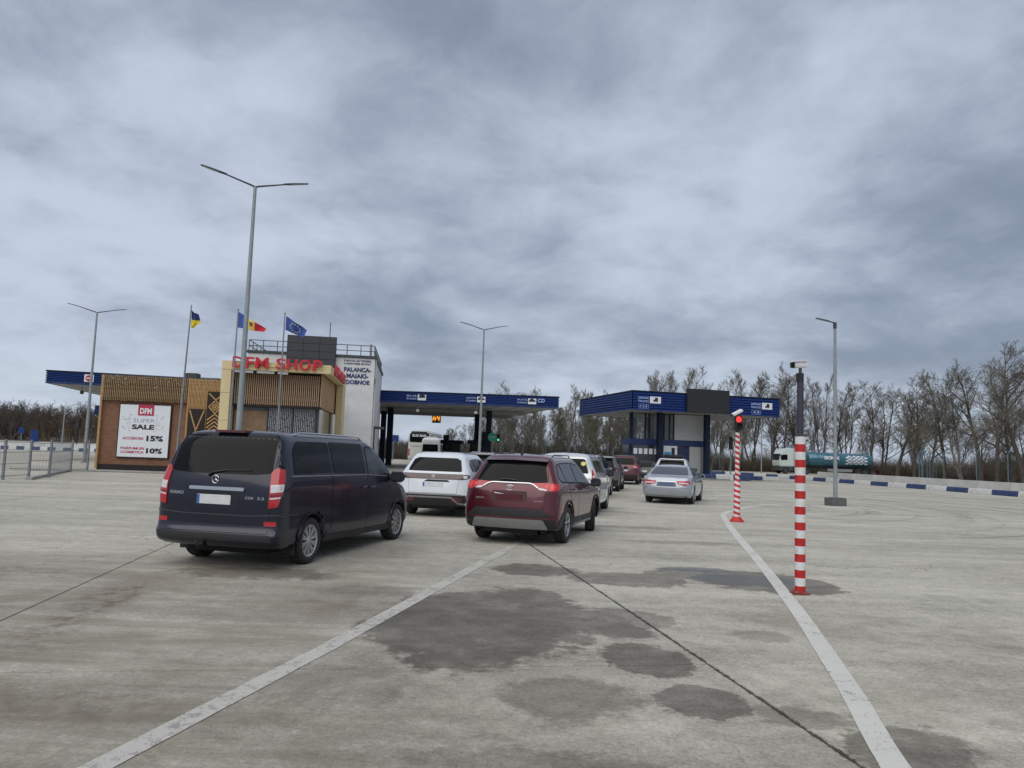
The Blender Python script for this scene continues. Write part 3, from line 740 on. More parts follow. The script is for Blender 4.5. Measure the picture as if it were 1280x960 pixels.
        conform(sh, ax, arch_poly(arches[1], ar-.002, ar+.05, hub, .32), .018, pm, 'arch_lip', t, .06)
    conform_line(sh, 'R', [(.93, .76), (.5, .735), (-.5, .735), (-.93, .76)], .012, .007, M['darkgrey'], 'crease_trim', t)
    conform(sh, 'R', rounded([(.10, .665), (-.08, .665), (-.08, .69), (.10, .69)], .01), .006, M['matblack'], 'tailgate_pull', t)
    conform(sh, 'R', rounded([(.88, .40), (-.88, .40), (-.86, .49), (.86, .49)], .03), .010, M['black'], 'rear_bumper', t, .08)
    conform(sh, 'R', rounded([(.80, .505), (-.80, .505), (-.80, .555), (.80, .555)], .01), .007, pm, 'bumper_step', t, .08)
    MB().tube([(.12, .14, .30), (-.06, .14, .31), (-.09, .14, .36), (-.09, .14, .40)], [.025, .02, .015, .02], 8).build('tow_hitch', M['black'], t, True)
    wpoly = [[(.50, 1.30), (1.66, 1.30), (1.66, 1.76), (.70, 1.76), (.54, 1.62)], [(1.72, 1.30), (2.92, 1.27), (2.92, 1.76), (1.72, 1.77)]]
    windows(t, sh, wpoly, M['glass']); windows(t, sh, [[(3.04, 1.25), (4.02, 1.22), (3.86, 1.38), (3.44, 1.68), (3.04, 1.70)]], M['glassl'], trim=M['matblack'])
    doors(t, sh, [[(1.70, .36), (2.96, .345), (2.97, 1.23), (1.70, 1.255)], [(2.985, .345), (3.92, .33), (3.93, .50), (4.0, .74), (4.12, .86), (4.12, 1.15), (2.985, 1.225)]], pm, [(2.80, 1.05), (3.14, 1.04)])
    conform_line(sh, 'S', [(1.64, .45), (1.66, 1.28)], .010, .003, M['matblack'], 'panel_gap', t); conform_line(sh, 'L', [(1.64, .45), (1.66, 1.28)], .010, .003, M['matblack'], 'panel_gap', t)
    mirrors(t, 4.00, .96, 1.19, M['black'], 1.15)
    rails(t, sh, .75, 3.2, .70, M['chrome'], .05)
    p, n = sh.hit('T', .42, 0); MB().box(.30, .52, -.24, .24, p.z-.01, p.z+.025).build('brake_light', M['darkred'], t, bevel=.01)
    add_wheels(t, arches, .945, .335, .23, .235, 'ten', steer=-.04)
    for s in (-1, 1): MB().box(.63, .65, s*.80-.11, s*.80+.11, .17, .36).build('mud_flap', M['rubber'], t)
    conform(sh, 'F', rounded([(.35, .60), (-.35, .60), (-.35, .76), (.35, .76)], .03), .008, M['black'], 'front_grille', t, .1)
    place(t, -4.0, 10.3, 13.1); return t
make_van()

def suv_rows(L, W, H, sl=0.0, hood=.26):
    """hatchback or off-roader profile; sl tilts the rear glass further forward"""
    w_ = W/2; k = H/1.69
    return [(.12,.30*k,L-.10,.27,w_-.05,.22,.45), (.04,.40*k,L-.02,.38,w_-.02,.24,.5), (.0,.54*k,L,.54,w_-.005,.26,.5), (.015,.70*k,L-.02,.70,w_,.27,.5),
            (.05,.92*k,L-.10,.84*k,w_-.005,.26,.45), (.075,1.05*k,L*(1-hood*.35),.96*k,w_-.02,.24,.30), (.14,1.16*k,L*(1-hood),1.08*k,w_-.055,.22,.16), (.30+sl*.5,1.38*k,L*(1-hood)-.38,1.34*k,w_-.16,.20,.14),
            (.44+sl,1.55*k,L*(1-hood)-.78,1.54*k,w_-.235,.18,.14), (.54+sl,1.63*k,L*(1-hood)-.98,1.625*k,w_-.30,.2,.16), (.66+sl,1.668*k,L*(1-hood)-1.15,1.665*k,w_-.45,.2,.2), (.9+sl,1.685*k,L*(1-hood)-1.4,1.683*k,.22,.1,.1), (1.1+sl,1.69*k,L*(1-hood)-1.6,1.69*k,.03,.02,.02)]
# ---- red off-roader
BRL = mat('bright_red_lens', (.75,.02,.02), .12, coat=.8, scale=20)
def make_red():
    pm = paint('burgundy_metallic_paint', (.085, .006, .014), .25, .4, .05)
    t = thing('suv', 'dark red SUV with chrome trimmed tailgate and silver skid plate', 'car')
    L, W, H = 4.6, 1.855, 1.69; ar, hub, arches = .40, .355, (1.0, 3.69)
    sh = Shell(suv_rows(L, W, H), arches, ar, hub, nr=3.0); finish_body(t, sh, arches, ar, hub, W/2, L, pm)
    gate = [(.66, .70), (-.66, .70), (-.69, 1.02), (-.72, 1.13), (-.60, 1.55), (.60, 1.55), (.72, 1.13), (.69, 1.02)]
    conform(sh, 'R', grow(gate, .008), .0012, M['matblack'], 'tailgate_seal', t); g = conform(sh, 'R', gate, .004, pm, 'tailgate', t, .08)
    conform(sh, 'R', rounded([(.70, 1.165), (-.70, 1.165), (-.575, 1.535), (.575, 1.535)], .05), .010, M['glass'], 'rear_window', t, .07)
    # spoiler
    pts = [sh.hit('R', y, 1.545)[0] for y in (-.60, -.3, 0, .3, .60)]
    b_ = MB(); ys = [-.62, -.4, 0, .4, .62]
    vs = []
    for y in ys:
        x0 = sh.hit('T', .62, y)[0]; xx = .34+.05*abs(y); vs += [(xx, y, 1.575-.03*abs(y)), (.66, y, x0.z+.008), (.70, y, x0.z-.01), (.52, y, 1.53)]
    fs = []
    for i in range(4):
        for k in range(4): fs.append((i*4+k, i*4+(k+1) % 4, (i+1)*4+(k+1) % 4, (i+1)*4+k))
    fs += [(0, 1, 2, 3), (19, 18, 17, 16)]; b_.add(vs, fs); b_.build('spoiler', pm, t, True, bevel=.01)
    wp = [tuple(sh.hit('R', y, z)[0]+Vector((-.03, 0, 0))) for y, z in ((.22, 1.20), (.12, 1.215), (-.10, 1.20))]
    MB().tube(wp, .018, 6).build('wiper', M['black'], t, True)
    def lamp(F_):
        a = conform(sh, 'R', F_(rounded([(-.44, 1.155), (-.735, 1.165), (-.735, 1.02), (-.70, 1.035), (-.60, 1.06), (-.46, 1.10)], .01)), .014, M['red'], 'tail_light', t, .05)
        conform(sh, 'R', F_(rounded([(-.50, 1.075), (-.66, 1.055), (-.685, 1.02), (-.60, 1.03)], .008)), .019, M['clear'], 'reverse_lamp', a, .04)
        conform(sh, 'R', F_(rounded([(-.66, 1.09), (-.70, 1.135), (-.73, 1.11), (-.69, 1.05)], .01)), .0185, BRL, 'brake_lens', a, .03)
    lamp(lambda q: q); lamp(mirror_y)
    for c_x in 'CD':
        a = conform(sh, c_x, rounded([(.590, 1.03), (.66, 1.0), (.76, 1.02), (.90, 1.08), (.93, 1.12), (.86, 1.15), (.60, 1.163)], .015), .0145, M['red'], 'tail_light', t, .04)
        conform(sh, c_x, rounded([(.64, 1.03), (.70, 1.03), (.78, 1.09), (.70, 1.14), (.65, 1.13)], .012), .019, BRL, 'brake_lens', a, .04)
    ch = [(.70, 1.035), (.58, 1.04), (.44, 1.125), (.36, 1.145), (-.36, 1.145), (-.44, 1.125), (-.58, 1.04), (-.70, 1.035)]
    conform_line(sh, 'R', ch, .017, .018, M['chrome'], 'chrome_strip', g, .05)
    p, n = sh.hit('R', 0, 1.06); x = p.x-.012; em = MB()
    for ry, rz, dz_ in ((.07, .048, 0), (.022, .045, 0), (.05, .018, .022)):
        em.tube([(x, ry*math.cos(a), 1.06+dz_+rz*math.sin(a)) for a in [2*math.pi*k/24 for k in range(25)]], .0045, 6)
    em.build('emblem', M['chrome'], g, True)
    conform(sh, 'R', rounded([(.34, .80), (-.34, .80), (-.34, 1.0), (.34, 1.0)], .03), .005, mat('deep_burgundy', (.05,.006,.010), .4), 'plate_recess', g, .08)
    plate(t, sh, 0, .885, .50, .11, mat('dark_red_plate', (.085, .010, .018), .5), False)
    conform(sh, 'R', rounded([(.30, .945), (.10, .925), (.10, .94), (.30, .965)], .005), .017, M['clear'], 'plate_lamp', t, .05)
    conform_text(sh, 'RAV4', .66, .50, .835, .865, M['silver'], g); conform_text(sh, 'AWD', -.48, -.64, .815, .84, M['silver'], g)
    conform(sh, 'R', rounded([(.80, .30), (-.80, .30), (-.905, .36), (-.86, .52), (-.70, .63), (-.66, .68), (.66, .68), (.70, .63), (.86, .52), (.905, .36)], .02), .010, M['black'], 'rear_bumper', t, .08)
    conform(sh, 'R', [(.86, .505), (-.86, .505), (-.86, .53), (.86, .53)], .016, M['darkred'], 'reflector_strip', t, .08)
    conform(sh, 'R', rounded([(.74, .33), (-.74, .33), (-.66, .495), (.66, .495)], .03), .030, M['silver'], 'skid_plate', t, .08)
    for s in (-1, 1): MB().tube([(.35, s*.60, .27), (.05, s*.60, .26)], [.038, .042], 16, False).build('exhaust_pipe', M['chrome'], t, True)
    MB().box(.16, .9, -.58, .58, .22, .34).build('rear_valance', M['matblack'], t, bevel=.03)
    for ax in ('S', 'L'):
        for a in arches: conform(sh, ax, arch_poly(a, ar-.002, ar+.075, hub, .30), .018, M['black'], 'arch_cladding', t, .06)
        conform_line(sh, ax, [(1.47, .38), (3.2, .38)], .14, .014, M['black'], 'sill_trim', t)
        conform_line(sh, ax, [(1.55, .33), (3.15, .33)], .04, .035, M['silver'], 'sill_strip', t)
        conform(sh, ax, [(.10, .32), (.56, .32), (.56, .62), (.34, .52), (.20, .44)], .012, M['black'], 'bumper_corner', t, .07)
    windows(t, sh, [[(.62, 1.19), (.98, 1.17), (.86, 1.50), (.70, 1.49), (.50, 1.25)], [(1.03, 1.17), (1.86, 1.15), (1.86, 1.52), (.93, 1.51)], [(1.93, 1.15), (2.92, 1.11), (2.80, 1.20), (2.42, 1.47), (1.93, 1.52)]], M['glassl'], trim=M['matblack'])
    doors(t, sh, [[(1.34, .74), (1.55, .47), (1.88, .46), (1.90, 1.12), (1.10, 1.14), (1.12, .98)], [(1.915, .46), (3.00, .46), (3.10, .72), (3.12, 1.04), (1.915, 1.12)]], pm, [(1.25+.25, 1.02), (2.15, 1.0)])
    mirrors(t, 2.98, .95, 1.12, M['black'], 1.05); rails(t, sh, .80, 2.35, .60, M['darkgrey'], .05); fin(t, sh, .80, M['black'])
    add_wheels(t, arches, .915, .355, .225, .235, 'five', steer=.20)
    conform(sh, 'F', rounded([(.5, .62), (-.5, .62), (-.5, .80), (.5, .80)], .03), .008, M['black'], 'front_grille', t, .1)
    place(t, .01, 14.12, 17.6); return t
make_red()
def make_white():
    pm = paint('white_car_paint', (.66, .70, .74), .25, .0, .02)
    t = thing('suv', 'white SUV with full width dark tail light bar, between the van and the red SUV', 'car')
    L, W, H = 4.54, 1.86, 1.66; ar, hub, arches = .40, .35, (.98, 3.66)
    sh = Shell(suv_rows(L, W, H, .04), arches, ar, hub, nr=2.8); finish_body(t, sh, arches, ar, hub, W/2, L, pm)
    gate = [(.62, .62), (-.62, .62), (-.66, 1.0), (-.70, 1.16), (-.60, 1.50), (.60, 1.50), (.70, 1.16), (.66, 1.0)]
    conform(sh, 'R', grow(gate, .007), .0012, M['darkgrey'], 'tailgate_seal', t); g = conform(sh, 'R', gate, .004, pm, 'tailgate', t, .08)
    conform(sh, 'R', rounded([(.71, 1.16), (-.71, 1.16), (-.62, 1.45), (-.50, 1.50), (.50, 1.50), (.62, 1.45)], .05), .010, M['glass'], 'rear_window', t, .07)
    bar = conform(sh, 'R', rounded([(.74, .97), (.60, .965), (-.60, .965), (-.74, .97), (-.74, 1.10), (-.60, 1.10), (.60, 1.10), (.74, 1.10)], .008), .012, mat('smoked_red_lens', (.035,.012,.015), .12, coat=.8), 'light_bar', t, .07)
    for c_x in 'CD':
        a = conform(sh, c_x, rounded([(.585, .97), (.72, .985), (.85, 1.03), (.85, 1.075), (.72, 1.092), (.585, 1.10)], .012), .0125, bar.data.materials[0], 'tail_light', t, .04)
        conform(sh, c_x, rounded([(.64, .995), (.74, 1.0), (.76, 1.06), (.65, 1.065)], .02), .017, M['clear'], 'lens_band', a, .04)
    for F_ in (lambda q: q, mirror_y):
        conform(sh, 'R', F_(rounded([(-.45, .985), (-.71, .99), (-.71, 1.05), (-.45, 1.05)], .02)), .017, M['darkred'], 'tail_light', bar, .05)
        conform(sh, 'R', F_(rounded([(-.50, .40), (-.72, .40), (-.78, .50), (-.60, .53), (-.46, .50)], .02)), .016, M['darkred'], 'rear_reflector', t, .05)
    conform(sh, 'R', rounded([(.04, 1.0), (-.04, 1.0), (-.04, 1.075), (.04, 1.075)], .01), .018, M['silver'], 'emblem', bar, .03)
    conform(sh, 'R', rounded([(.24, .905), (-.44, .905), (-.38, .95), (.16, .95)], .01), .010, M['matblack'], 'plate_recess', g, .05)
    plate(t, sh, .0, .835, .52, .11, mat('plain_white_plate', (.66, .69, .72), .4))
    conform(sh, 'R', rounded([(.88, .30), (-.88, .30), (-.90, .56), (-.70, .60), (.70, .60), (.90, .56)], .04), .010, M['black'], 'rear_bumper', t, .08)
    conform_line(sh, 'R', [(.84, .575), (.5, .582), (-.5, .582), (-.84, .575), (-.86, .49)], .018, .022, M['silver'], 'chrome_strip', t, .06)
    conform_line(sh, 'R', [(.84, .42), (.62, .52), (-.50, .52), (-.66, .38), (-.80, .36)], .035, .022, M['silver'], 'diffuser_trim', t, .06)
    MB().box(.16, .9, -.58, .58, .22, .34).build('rear_valance', M['matblack'], t, bevel=.03)
    for ax in ('S', 'L'):
        for a in arches: conform(sh, ax, arch_poly(a, ar-.002, ar+.05, hub, .28), .012, M['black'], 'arch_cladding', t, .07)
        conform_line(sh, ax, [(1.44, .35), (3.2, .35)], .12, .012, M['black'], 'sill_trim', t)
    windows(t, sh, [[(.80, 1.16), (1.86, 1.14), (1.86, 1.49), (.98, 1.47), (.72, 1.30)], [(1.93, 1.14), (2.95, 1.09), (2.80, 1.18), (2.42, 1.44), (1.93, 1.49)]], M['glass'])
    doors(t, sh, [[(1.34, .72), (1.52, .45), (1.86, .44), (1.88, 1.11), (1.05, 1.13), (1.12, .98)], [(1.895, .44), (3.0, .44), (3.08, .70), (3.08, 1.02), (1.895, 1.10)]], pm, [(1.5, 1.0), (2.15, .98)])
    mirrors(t, 2.98, .95, 1.10, pm); rails(t, sh, .85, 2.3, .60, M['silver'], .035); fin(t, sh, .90, M['black'])
    add_wheels(t, arches, .915, .35, .225, .235, 'five')
    place(t, -1.93, 19.23, 9.7)
make_white()
def make_sedan():
    pm = paint('silver_blue_car_paint', (.36, .39, .43), .24, .45, .04)
    t = thing('sedan', 'silver blue saloon car standing alone in front of the booth', 'car')
    ar, hub, arches = .375, .33, (1.05, 3.78)
    rows = [(.13,.26,4.7,.24,.86,.28,.45), (.04,.36,4.78,.36,.89,.30,.5), (.0,.54,4.8,.52,.91,.32,.5), (.03,.72,4.75,.66,.915,.32,.5), (.07,.90,4.6,.76,.905,.30,.45), (.16,1.0,4.2,.86,.885,.26,.3),
            (.62,1.04,3.55,.96,.86,.2,.16), (.95,1.18,3.15,1.14,.78,.16,.14), (1.35,1.345,2.72,1.33,.68,.16,.14), (1.52,1.40,2.5,1.395,.61,.2,.16), (1.7,1.435,2.35,1.43,.46,.2,.2), (1.85,1.45,2.2,1.45,.2,.1,.1), (1.95,1.455,2.1,1.455,.03,.02,.02)]
    sh = Shell(rows, arches, ar, hub, nr=2.9); finish_body(t, sh, arches, ar, hub, .91, 4.8, pm, .18)
    lid = [(.60, .66), (-.60, .66), (-.62, .98), (.62, .98)]
    conform(sh, 'R', grow(lid, .007), .0012, M['matblack'], 'boot_seal', t); g = conform(sh, 'R', lid, .004, pm, 'boot_lid', t, .08)
    conform(sh, 'R', rounded([(.72, 1.08), (-.72, 1.08), (-.60, 1.355), (.60, 1.355)], .05), .008, mat('rear_glass_grey', (.05,.055,.07), .08, coat=.5), 'rear_window', t, .06)
    for F_ in (lambda q: q, mirror_y):
        a = conform(sh, 'R', F_(rounded([(-.36, .86), (-.84, .88), (-.86, .78), (-.70, .70), (-.42, .74)], .03)), .010, M['red'], 'tail_light', t, .05)
        conform(sh, 'R', F_(rounded([(-.44, .80), (-.80, .81), (-.78, .76), (-.46, .765)], .01)), .015, M['clear'], 'lens_band', a, .05)
    conform_line(sh, 'R', [(.34, .835), (-.34, .835)], .02, .012, M['chrome'], 'chrome_strip', g)
    conform(sh, 'R', rounded([(.36, .66), (-.36, .66), (-.34, .815), (.34, .815)], .03), .006, mat('grey_recess', (.10,.12,.15), .4), 'plate_recess', g, .08)
    plate(t, sh, .0, .74, .5, .11, mat('grey_blue_plate', (.09, .13, .24), .5), False)
    conform(sh, 'R', rounded([(.70, .20), (-.70, .20), (-.76, .31), (.76, .31)], .03), .012, M['black'], 'rear_valance', t, .08)
    conform_line(sh, 'R', [(.86, .63), (.4, .60), (-.4, .60), (-.86, .63)], .012, .004, M['darkgrey'], 'bumper_gap', t)
    windows(t, sh, [[(.98, 1.02), (1.98, 1.02), (1.98, 1.35), (1.50, 1.34), (1.15, 1.16)], [(2.05, 1.02), (3.0, 1.0), (2.78, 1.14), (2.50, 1.32), (2.05, 1.35)]], M['glass'], trim=M['chrome'])
    doors(t, sh, [[(1.40, .66), (1.55, .34), (2.0, .33), (2.01, .98), (1.2, .98), (1.2, .86)], [(2.03, .33), (3.1, .33), (3.2, .6), (3.2, .95), (2.03, .98)]], pm, [(1.55, .88), (2.3, .86)])
    for ax in ('S', 'L'):
        for a in arches: conform(sh, ax, arch_poly(a, ar-.002, ar+.02, hub, .26), .008, pm, 'arch_lip', t, .07)
    mirrors(t, 3.0, .92, 1.02, pm, .9); add_wheels(t, arches, .90, .33, .22, .22, 'seven')
    place(t, 5.85, 28.12, 20.1)
make_sedan()
def simple_car(label, pose, pcol, L=4.5, W=1.84, H=1.68, kind='suv', name='suv', rail=None, light='red', glass='glass', lower=True, spoiler=None, mirror_m=None, extra=None, cat='car'):
    pm = paint('car_paint', pcol, .27, .3, .06) if not isinstance(pcol, bpy.types.Material) else pcol
    t = thing(name, label, cat, group='cars queuing for the checkpoint')
    ar, hub, arches = .385, .34, (.95, .95+L*.59)
    rows = suv_rows(L, W, H) if kind == 'suv' else suv_rows(L, W, H, -.22, .20)
    sh = Shell(rows, arches, ar, hub); finish_body(t, sh, arches, ar, hub, W/2, L, pm); k = H/1.69; hw = W/2
    gate = [(hw-.28, .64*k), (-hw+.28, .64*k), (-hw+.22, 1.13*k), (-hw+.33, 1.55*k), (hw-.33, 1.55*k), (hw-.22, 1.13*k)]
    conform(sh, 'R', grow(gate, .008), .0012, M['matblack'], 'tailgate_seal', t, .15); conform(sh, 'R', gate, .004, pm, 'tailgate', t, .12)
    conform(sh, 'R', rounded([(hw-.23, 1.14*k), (-hw+.23, 1.14*k), (-hw+.35, 1.53*k), (hw-.35, 1.53*k)], .05), .010, M[glass], 'rear_window', t, .10)
    for F_ in (lambda q: q, mirror_y):
        if kind == 'mpv': pl_ = [(-hw+.10, .80*k), (-hw+.02, .80*k), (-hw+.06, 1.25*k), (-hw+.16, 1.25*k)]
        else: pl_ = [(-hw+.33, .96*k), (-hw+.04, .94*k), (-hw+.05, 1.10*k), (-hw+.33, 1.09*k)]
        conform(sh, 'R', F_(rounded(pl_, .02)), .012, M[light], 'tail_light', t, .07)
        conform(sh, 'R', F_(rounded([(-hw+.30, .995*k), (-hw+.12, .98*k), (-hw+.12, 1.02*k), (-hw+.30, 1.03*k)], .01)), .016, M['clear'], 'reverse_lamp', t, .07)
    plate(t, sh, 0, .82*k, .52, .11)
    if lower: conform(sh, 'R', rounded([(hw-.08, .33*k), (-hw+.08, .33*k), (-hw+.06, .55*k), (hw-.06, .55*k)], .04), .010, M['black'], 'rear_bumper', t, .12)
    f = L*.26 if kind == 'suv' else L*.2
    windows(t, sh, [[(.62, 1.17*k), (1.80, 1.15*k), (1.80, 1.50*k), (.72, 1.48*k)], [(1.88, 1.15*k), (L-f-.42, 1.11*k), (L-f-.55, 1.18*k), (L-f-.92, 1.46*k), (1.88, 1.50*k)]], M[glass])
    doors(t, sh, [[(1.30, .72*k), (1.5, .44), (1.84, .44), (1.85, 1.12*k), (1.05, 1.13*k), (1.1, .98*k)], [(1.865, .44), (2.95, .44), (3.05, .7), (3.05, 1.06*k), (1.865, 1.11*k)]], pm, [(1.5, 1.02*k), (2.12, 1.0*k)])
    for ax in ('S', 'L'):
        conform_line(sh, ax, [(1.42, .35), (3.1, .35)], .12, .012, M['black'] if lower else pm, 'sill_trim', t, .12)
        for a in arches: conform(sh, ax, arch_poly(a, ar-.002, ar+.045, hub, .30), .012, M['black'] if lower else pm, 'arch_lip', t, .10)
    mirrors(t, L-f-.42, hw+.01, 1.11*k, mirror_m or M['black'])
    if rail: rails(t, sh, .8, 2.3, hw-.34, M[rail], .05)
    fin(t, sh, .8, M['black'])
    if spoiler:
        z = sh.hit('T', .62, 0)[0].z; MB().prism([(.32, z-.06), (.34, z-.02), (.75, z+.012), (.8, z-.02), (.5, z-.08)], -hw+.34, hw-.34).build('spoiler', spoiler if not isinstance(spoiler, str) else M[spoiler], t, True, bevel=.01)
    if extra: extra(t, sh)
    add_wheels(t, arches, hw-.015, .34, .22, .22, 'seven', M['darkalloy'] if light == 'darkred' else M['alloy'])
    place(t, *pose); return t
def mpv_extra(t, sh):
    p, n = sh.hit('R', -.52, 1.46); pts = [(p.x-.014, -.52+.07*math.cos(a), 1.46+.06*math.sin(a)) for a in [2*math.pi*k/16 for k in range(16)]]
    y_ = mat('yellow_sticker', (.75,.68,.20), .5)
    conform(sh, 'R', [(-.52+.07*math.cos(a), 1.46+.06*math.sin(a)) for a in [2*math.pi*k/14 for k in range(14)]], .016, y_, 'round_sticker', t, .06)
    conform(sh, 'S', [(3.05, .86), (3.30, .80), (3.42, .98), (3.2, 1.04), (3.02, 1.0)], .006, mat('yellow_green_decal', (.50,.46,.10), .5), 'fender_decal', t, .08)
simple_car('white people carrier with round yellow sticker on its rear window, ahead of the red SUV', (1.55, 21.35, 13.2), (.66,.67,.68), 4.4, 1.82, 1.76, 'mpv', 'people_carrier', lower=False, mirror_m=M['black'], extra=mpv_extra)
simple_car('dark grey SUV with silver roof spoiler, just ahead of the white people carrier', (2.85, 29.8, 12.5), (.055,.055,.06), 4.6, 1.86, 1.74, light='red', rail='silver', spoiler=paint('silver_spoiler_paint', (.5,.52,.55)))
simple_car('grey SUV with pale roof edge, second ahead of the white people carrier', (4.35, 36.2, 12.5), (.10,.085,.09), 4.5, 1.84, 1.70, light='darkred', spoiler='silver')
simple_car('maroon SUV farthest along the right queue, beside the blue booth', (6.95, 46.0, 13), (.09,.012,.02), 4.5, 1.84, 1.78, light='red', rail='black')
simple_car('small black hatchback at the booth window', (9.5, 53.5, 16), (.012,.012,.014), 4.0, 1.70, 1.46, light='darkred', name='hatchback')
simple_car('dark grey estate with silver roof rails, ahead of the white SUV', (-.95, 26.6, 10), (.07,.075,.08), 4.6, 1.84, 1.68, rail='chrome', spoiler='silver')
simple_car('pale green-grey SUV third in the middle queue', (.35, 32.8, 10), (.34,.37,.36), 4.5, 1.84, 1.68, rail='black', spoiler='black')
simple_car('black SUV fourth in the middle queue, only its roof showing', (2.1, 40.2, 11), (.015,.016,.018), 4.5, 1.84, 1.70, rail='black')
def lid_extra(t, sh):
    MB().prism([(.35, 1.74), (.5, 1.86), (1.6, 1.88), (2.0, 1.76), (1.9, 1.72), (.5, 1.72)], -.52, .52).build('roof_box', M['matblack'], t, True, bevel=.05, seg=3)
simple_car('white SUV with black roof box, directly ahead of the silver blue saloon', (7.85, 36.6, 16), (.66,.67,.67), 4.5, 1.84, 1.72, spoiler=paint('white_spoiler_paint', (.6,.6,.6)), extra=lid_extra)
def make_minibus():
    pm = paint('white_minibus_paint', (.62,.64,.65), .4, 0, .08)
    t = thing('minibus', 'white high-roof minibus waiting under the long blue canopy', 'minibus')
    rows = [(.05,.35,6.6,.35,.90,.12,.4), (.0,.50,6.7,.5,.97,.12,.4), (.03,.8,6.65,.8,.99,.10,.4), (.04,1.3,6.1,1.15,.99,.10,.3), (.06,1.9,5.6,1.7,.95,.12,.2), (.10,2.4,5.2,2.3,.88,.14,.2), (.2,2.62,4.9,2.55,.76,.2,.2), (.4,2.70,4.6,2.68,.5,.2,.2), (.7,2.73,4.3,2.72,.03,.02,.02)]
    ar, hub, arches = .42, .35, (1.3, 5.5); sh = Shell(rows, arches, ar, hub, nr=5); finish_body(t, sh, arches, ar, hub, .97, 6.6, pm)
    conform(sh, 'R', rounded([(.80, 1.30), (-.80, 1.30), (-.76, 2.02), (.76, 2.02)], .08), .010, M['glass'], 'rear_window', t, .15)
    conform_line(sh, 'R', [(0, .6), (0, 2.3)], .02, .013, M['matblack'], 'door_gap', t, .15)
    for s in (lambda q: q, mirror_y): conform(sh, 'R', s([(-.86, .75), (-.96, .75), (-.95, 1.25), (-.86, 1.25)]), .012, M['red'], 'tail_light', t, .1)
    windows(t, sh, [[(.5, 1.3), (2.0, 1.3), (2.0, 2.0), (.5, 2.0)], [(2.15, 1.3), (3.8, 1.3), (3.8, 2.0), (2.15, 2.0)], [(4.0, 1.3), (5.3, 1.3), (4.9, 2.0), (4.0, 2.0)]], M['glass'])
    for y0 in (-.55, .15):
        MB().box(.5, 1.2, y0, y0+.42, 2.68, 2.80).build('roof_vent', M['white'], t, True, bevel=.05)
    mirrors(t, 5.5, 1.02, 1.6, M['black'], 1.3); plate(t, sh, 0, .8)
    add_wheels(t, arches, .95, .35, .24, .2, 'steel', M['darkalloy']); t.scale = (1.12,)*3; place(t, -8.9, 84.5, 4)
make_minibus()
def make_coach():
    pm = paint('cream_coach_paint', (.52,.52,.49), .35, 0, .06)
    t = thing('coach', 'tall cream coach with lettered black rear window, behind the minibus', 'coach')
    rows = [(.10,.30,11.9,.3,1.18,.15,.3), (.0,.5,12,.5,1.26,.16,.35), (.0,1.0,12,1.0,1.275,.16,.35), (.02,2.0,11.95,2.0,1.27,.16,.3), (.06,3.0,11.8,3.0,1.24,.18,.3), (.14,3.5,11.6,3.5,1.15,.22,.3), (.3,3.7,11.3,3.7,.95,.25,.3), (.6,3.78,11,3.78,.5,.2,.2), (1,3.8,10.5,3.8,.03,.02,.02)]
    ar, hub, arches = .55, .5, (3.0, 9.2); sh = Shell(rows, arches, ar, hub, nr=4.5); finish_body(t, sh, arches, ar, hub, 1.26, 12, pm, .3)
    conform(sh, 'R', rounded([(1.10, 2.35), (-1.10, 2.35), (-1.14, 3.60), (1.14, 3.60)], .15), .012, M['glass'], 'rear_window', t, .2)
    vs, fs = text_geo('BUS BAR', 1.6, .26, 1, .03); rawmesh('lettering', [tuple(sh.hit('R', .80-u, 2.98+v)[0]+Vector((-.02-.01*w_, 0, 0))) for u, v, w_ in vs], fs, M['plate'], t)
    for s in (lambda q: q, mirror_y): conform(sh, 'R', s(rounded([(-1.05, .8), (-1.22, .8), (-1.22, 1.6), (-1.05, 1.6)], .03)), .012, M['red'], 'tail_light', t, .15)
    conform_line(sh, 'R', [(.9, 1.9), (-.9, 1.9)], .05, .01, M['darkgrey'], 'grille_line', t, .2)
    windows(t, sh, [[(.5+1.9*k, 1.75), (2.3+1.9*k, 1.75), (2.3+1.9*k, 2.95), (.5+1.9*k, 2.95)] for k in range(6)], M['glass'])
    mirrors(t, 11.5, 1.3, 2.6, M['black'], 2.0); add_wheels(t, arches, 1.24, .5, .3, .28, 'steel', M['darkalloy']); t.scale = (1.06,)*3; place(t, -11.0, 91.5, 2)
make_coach()
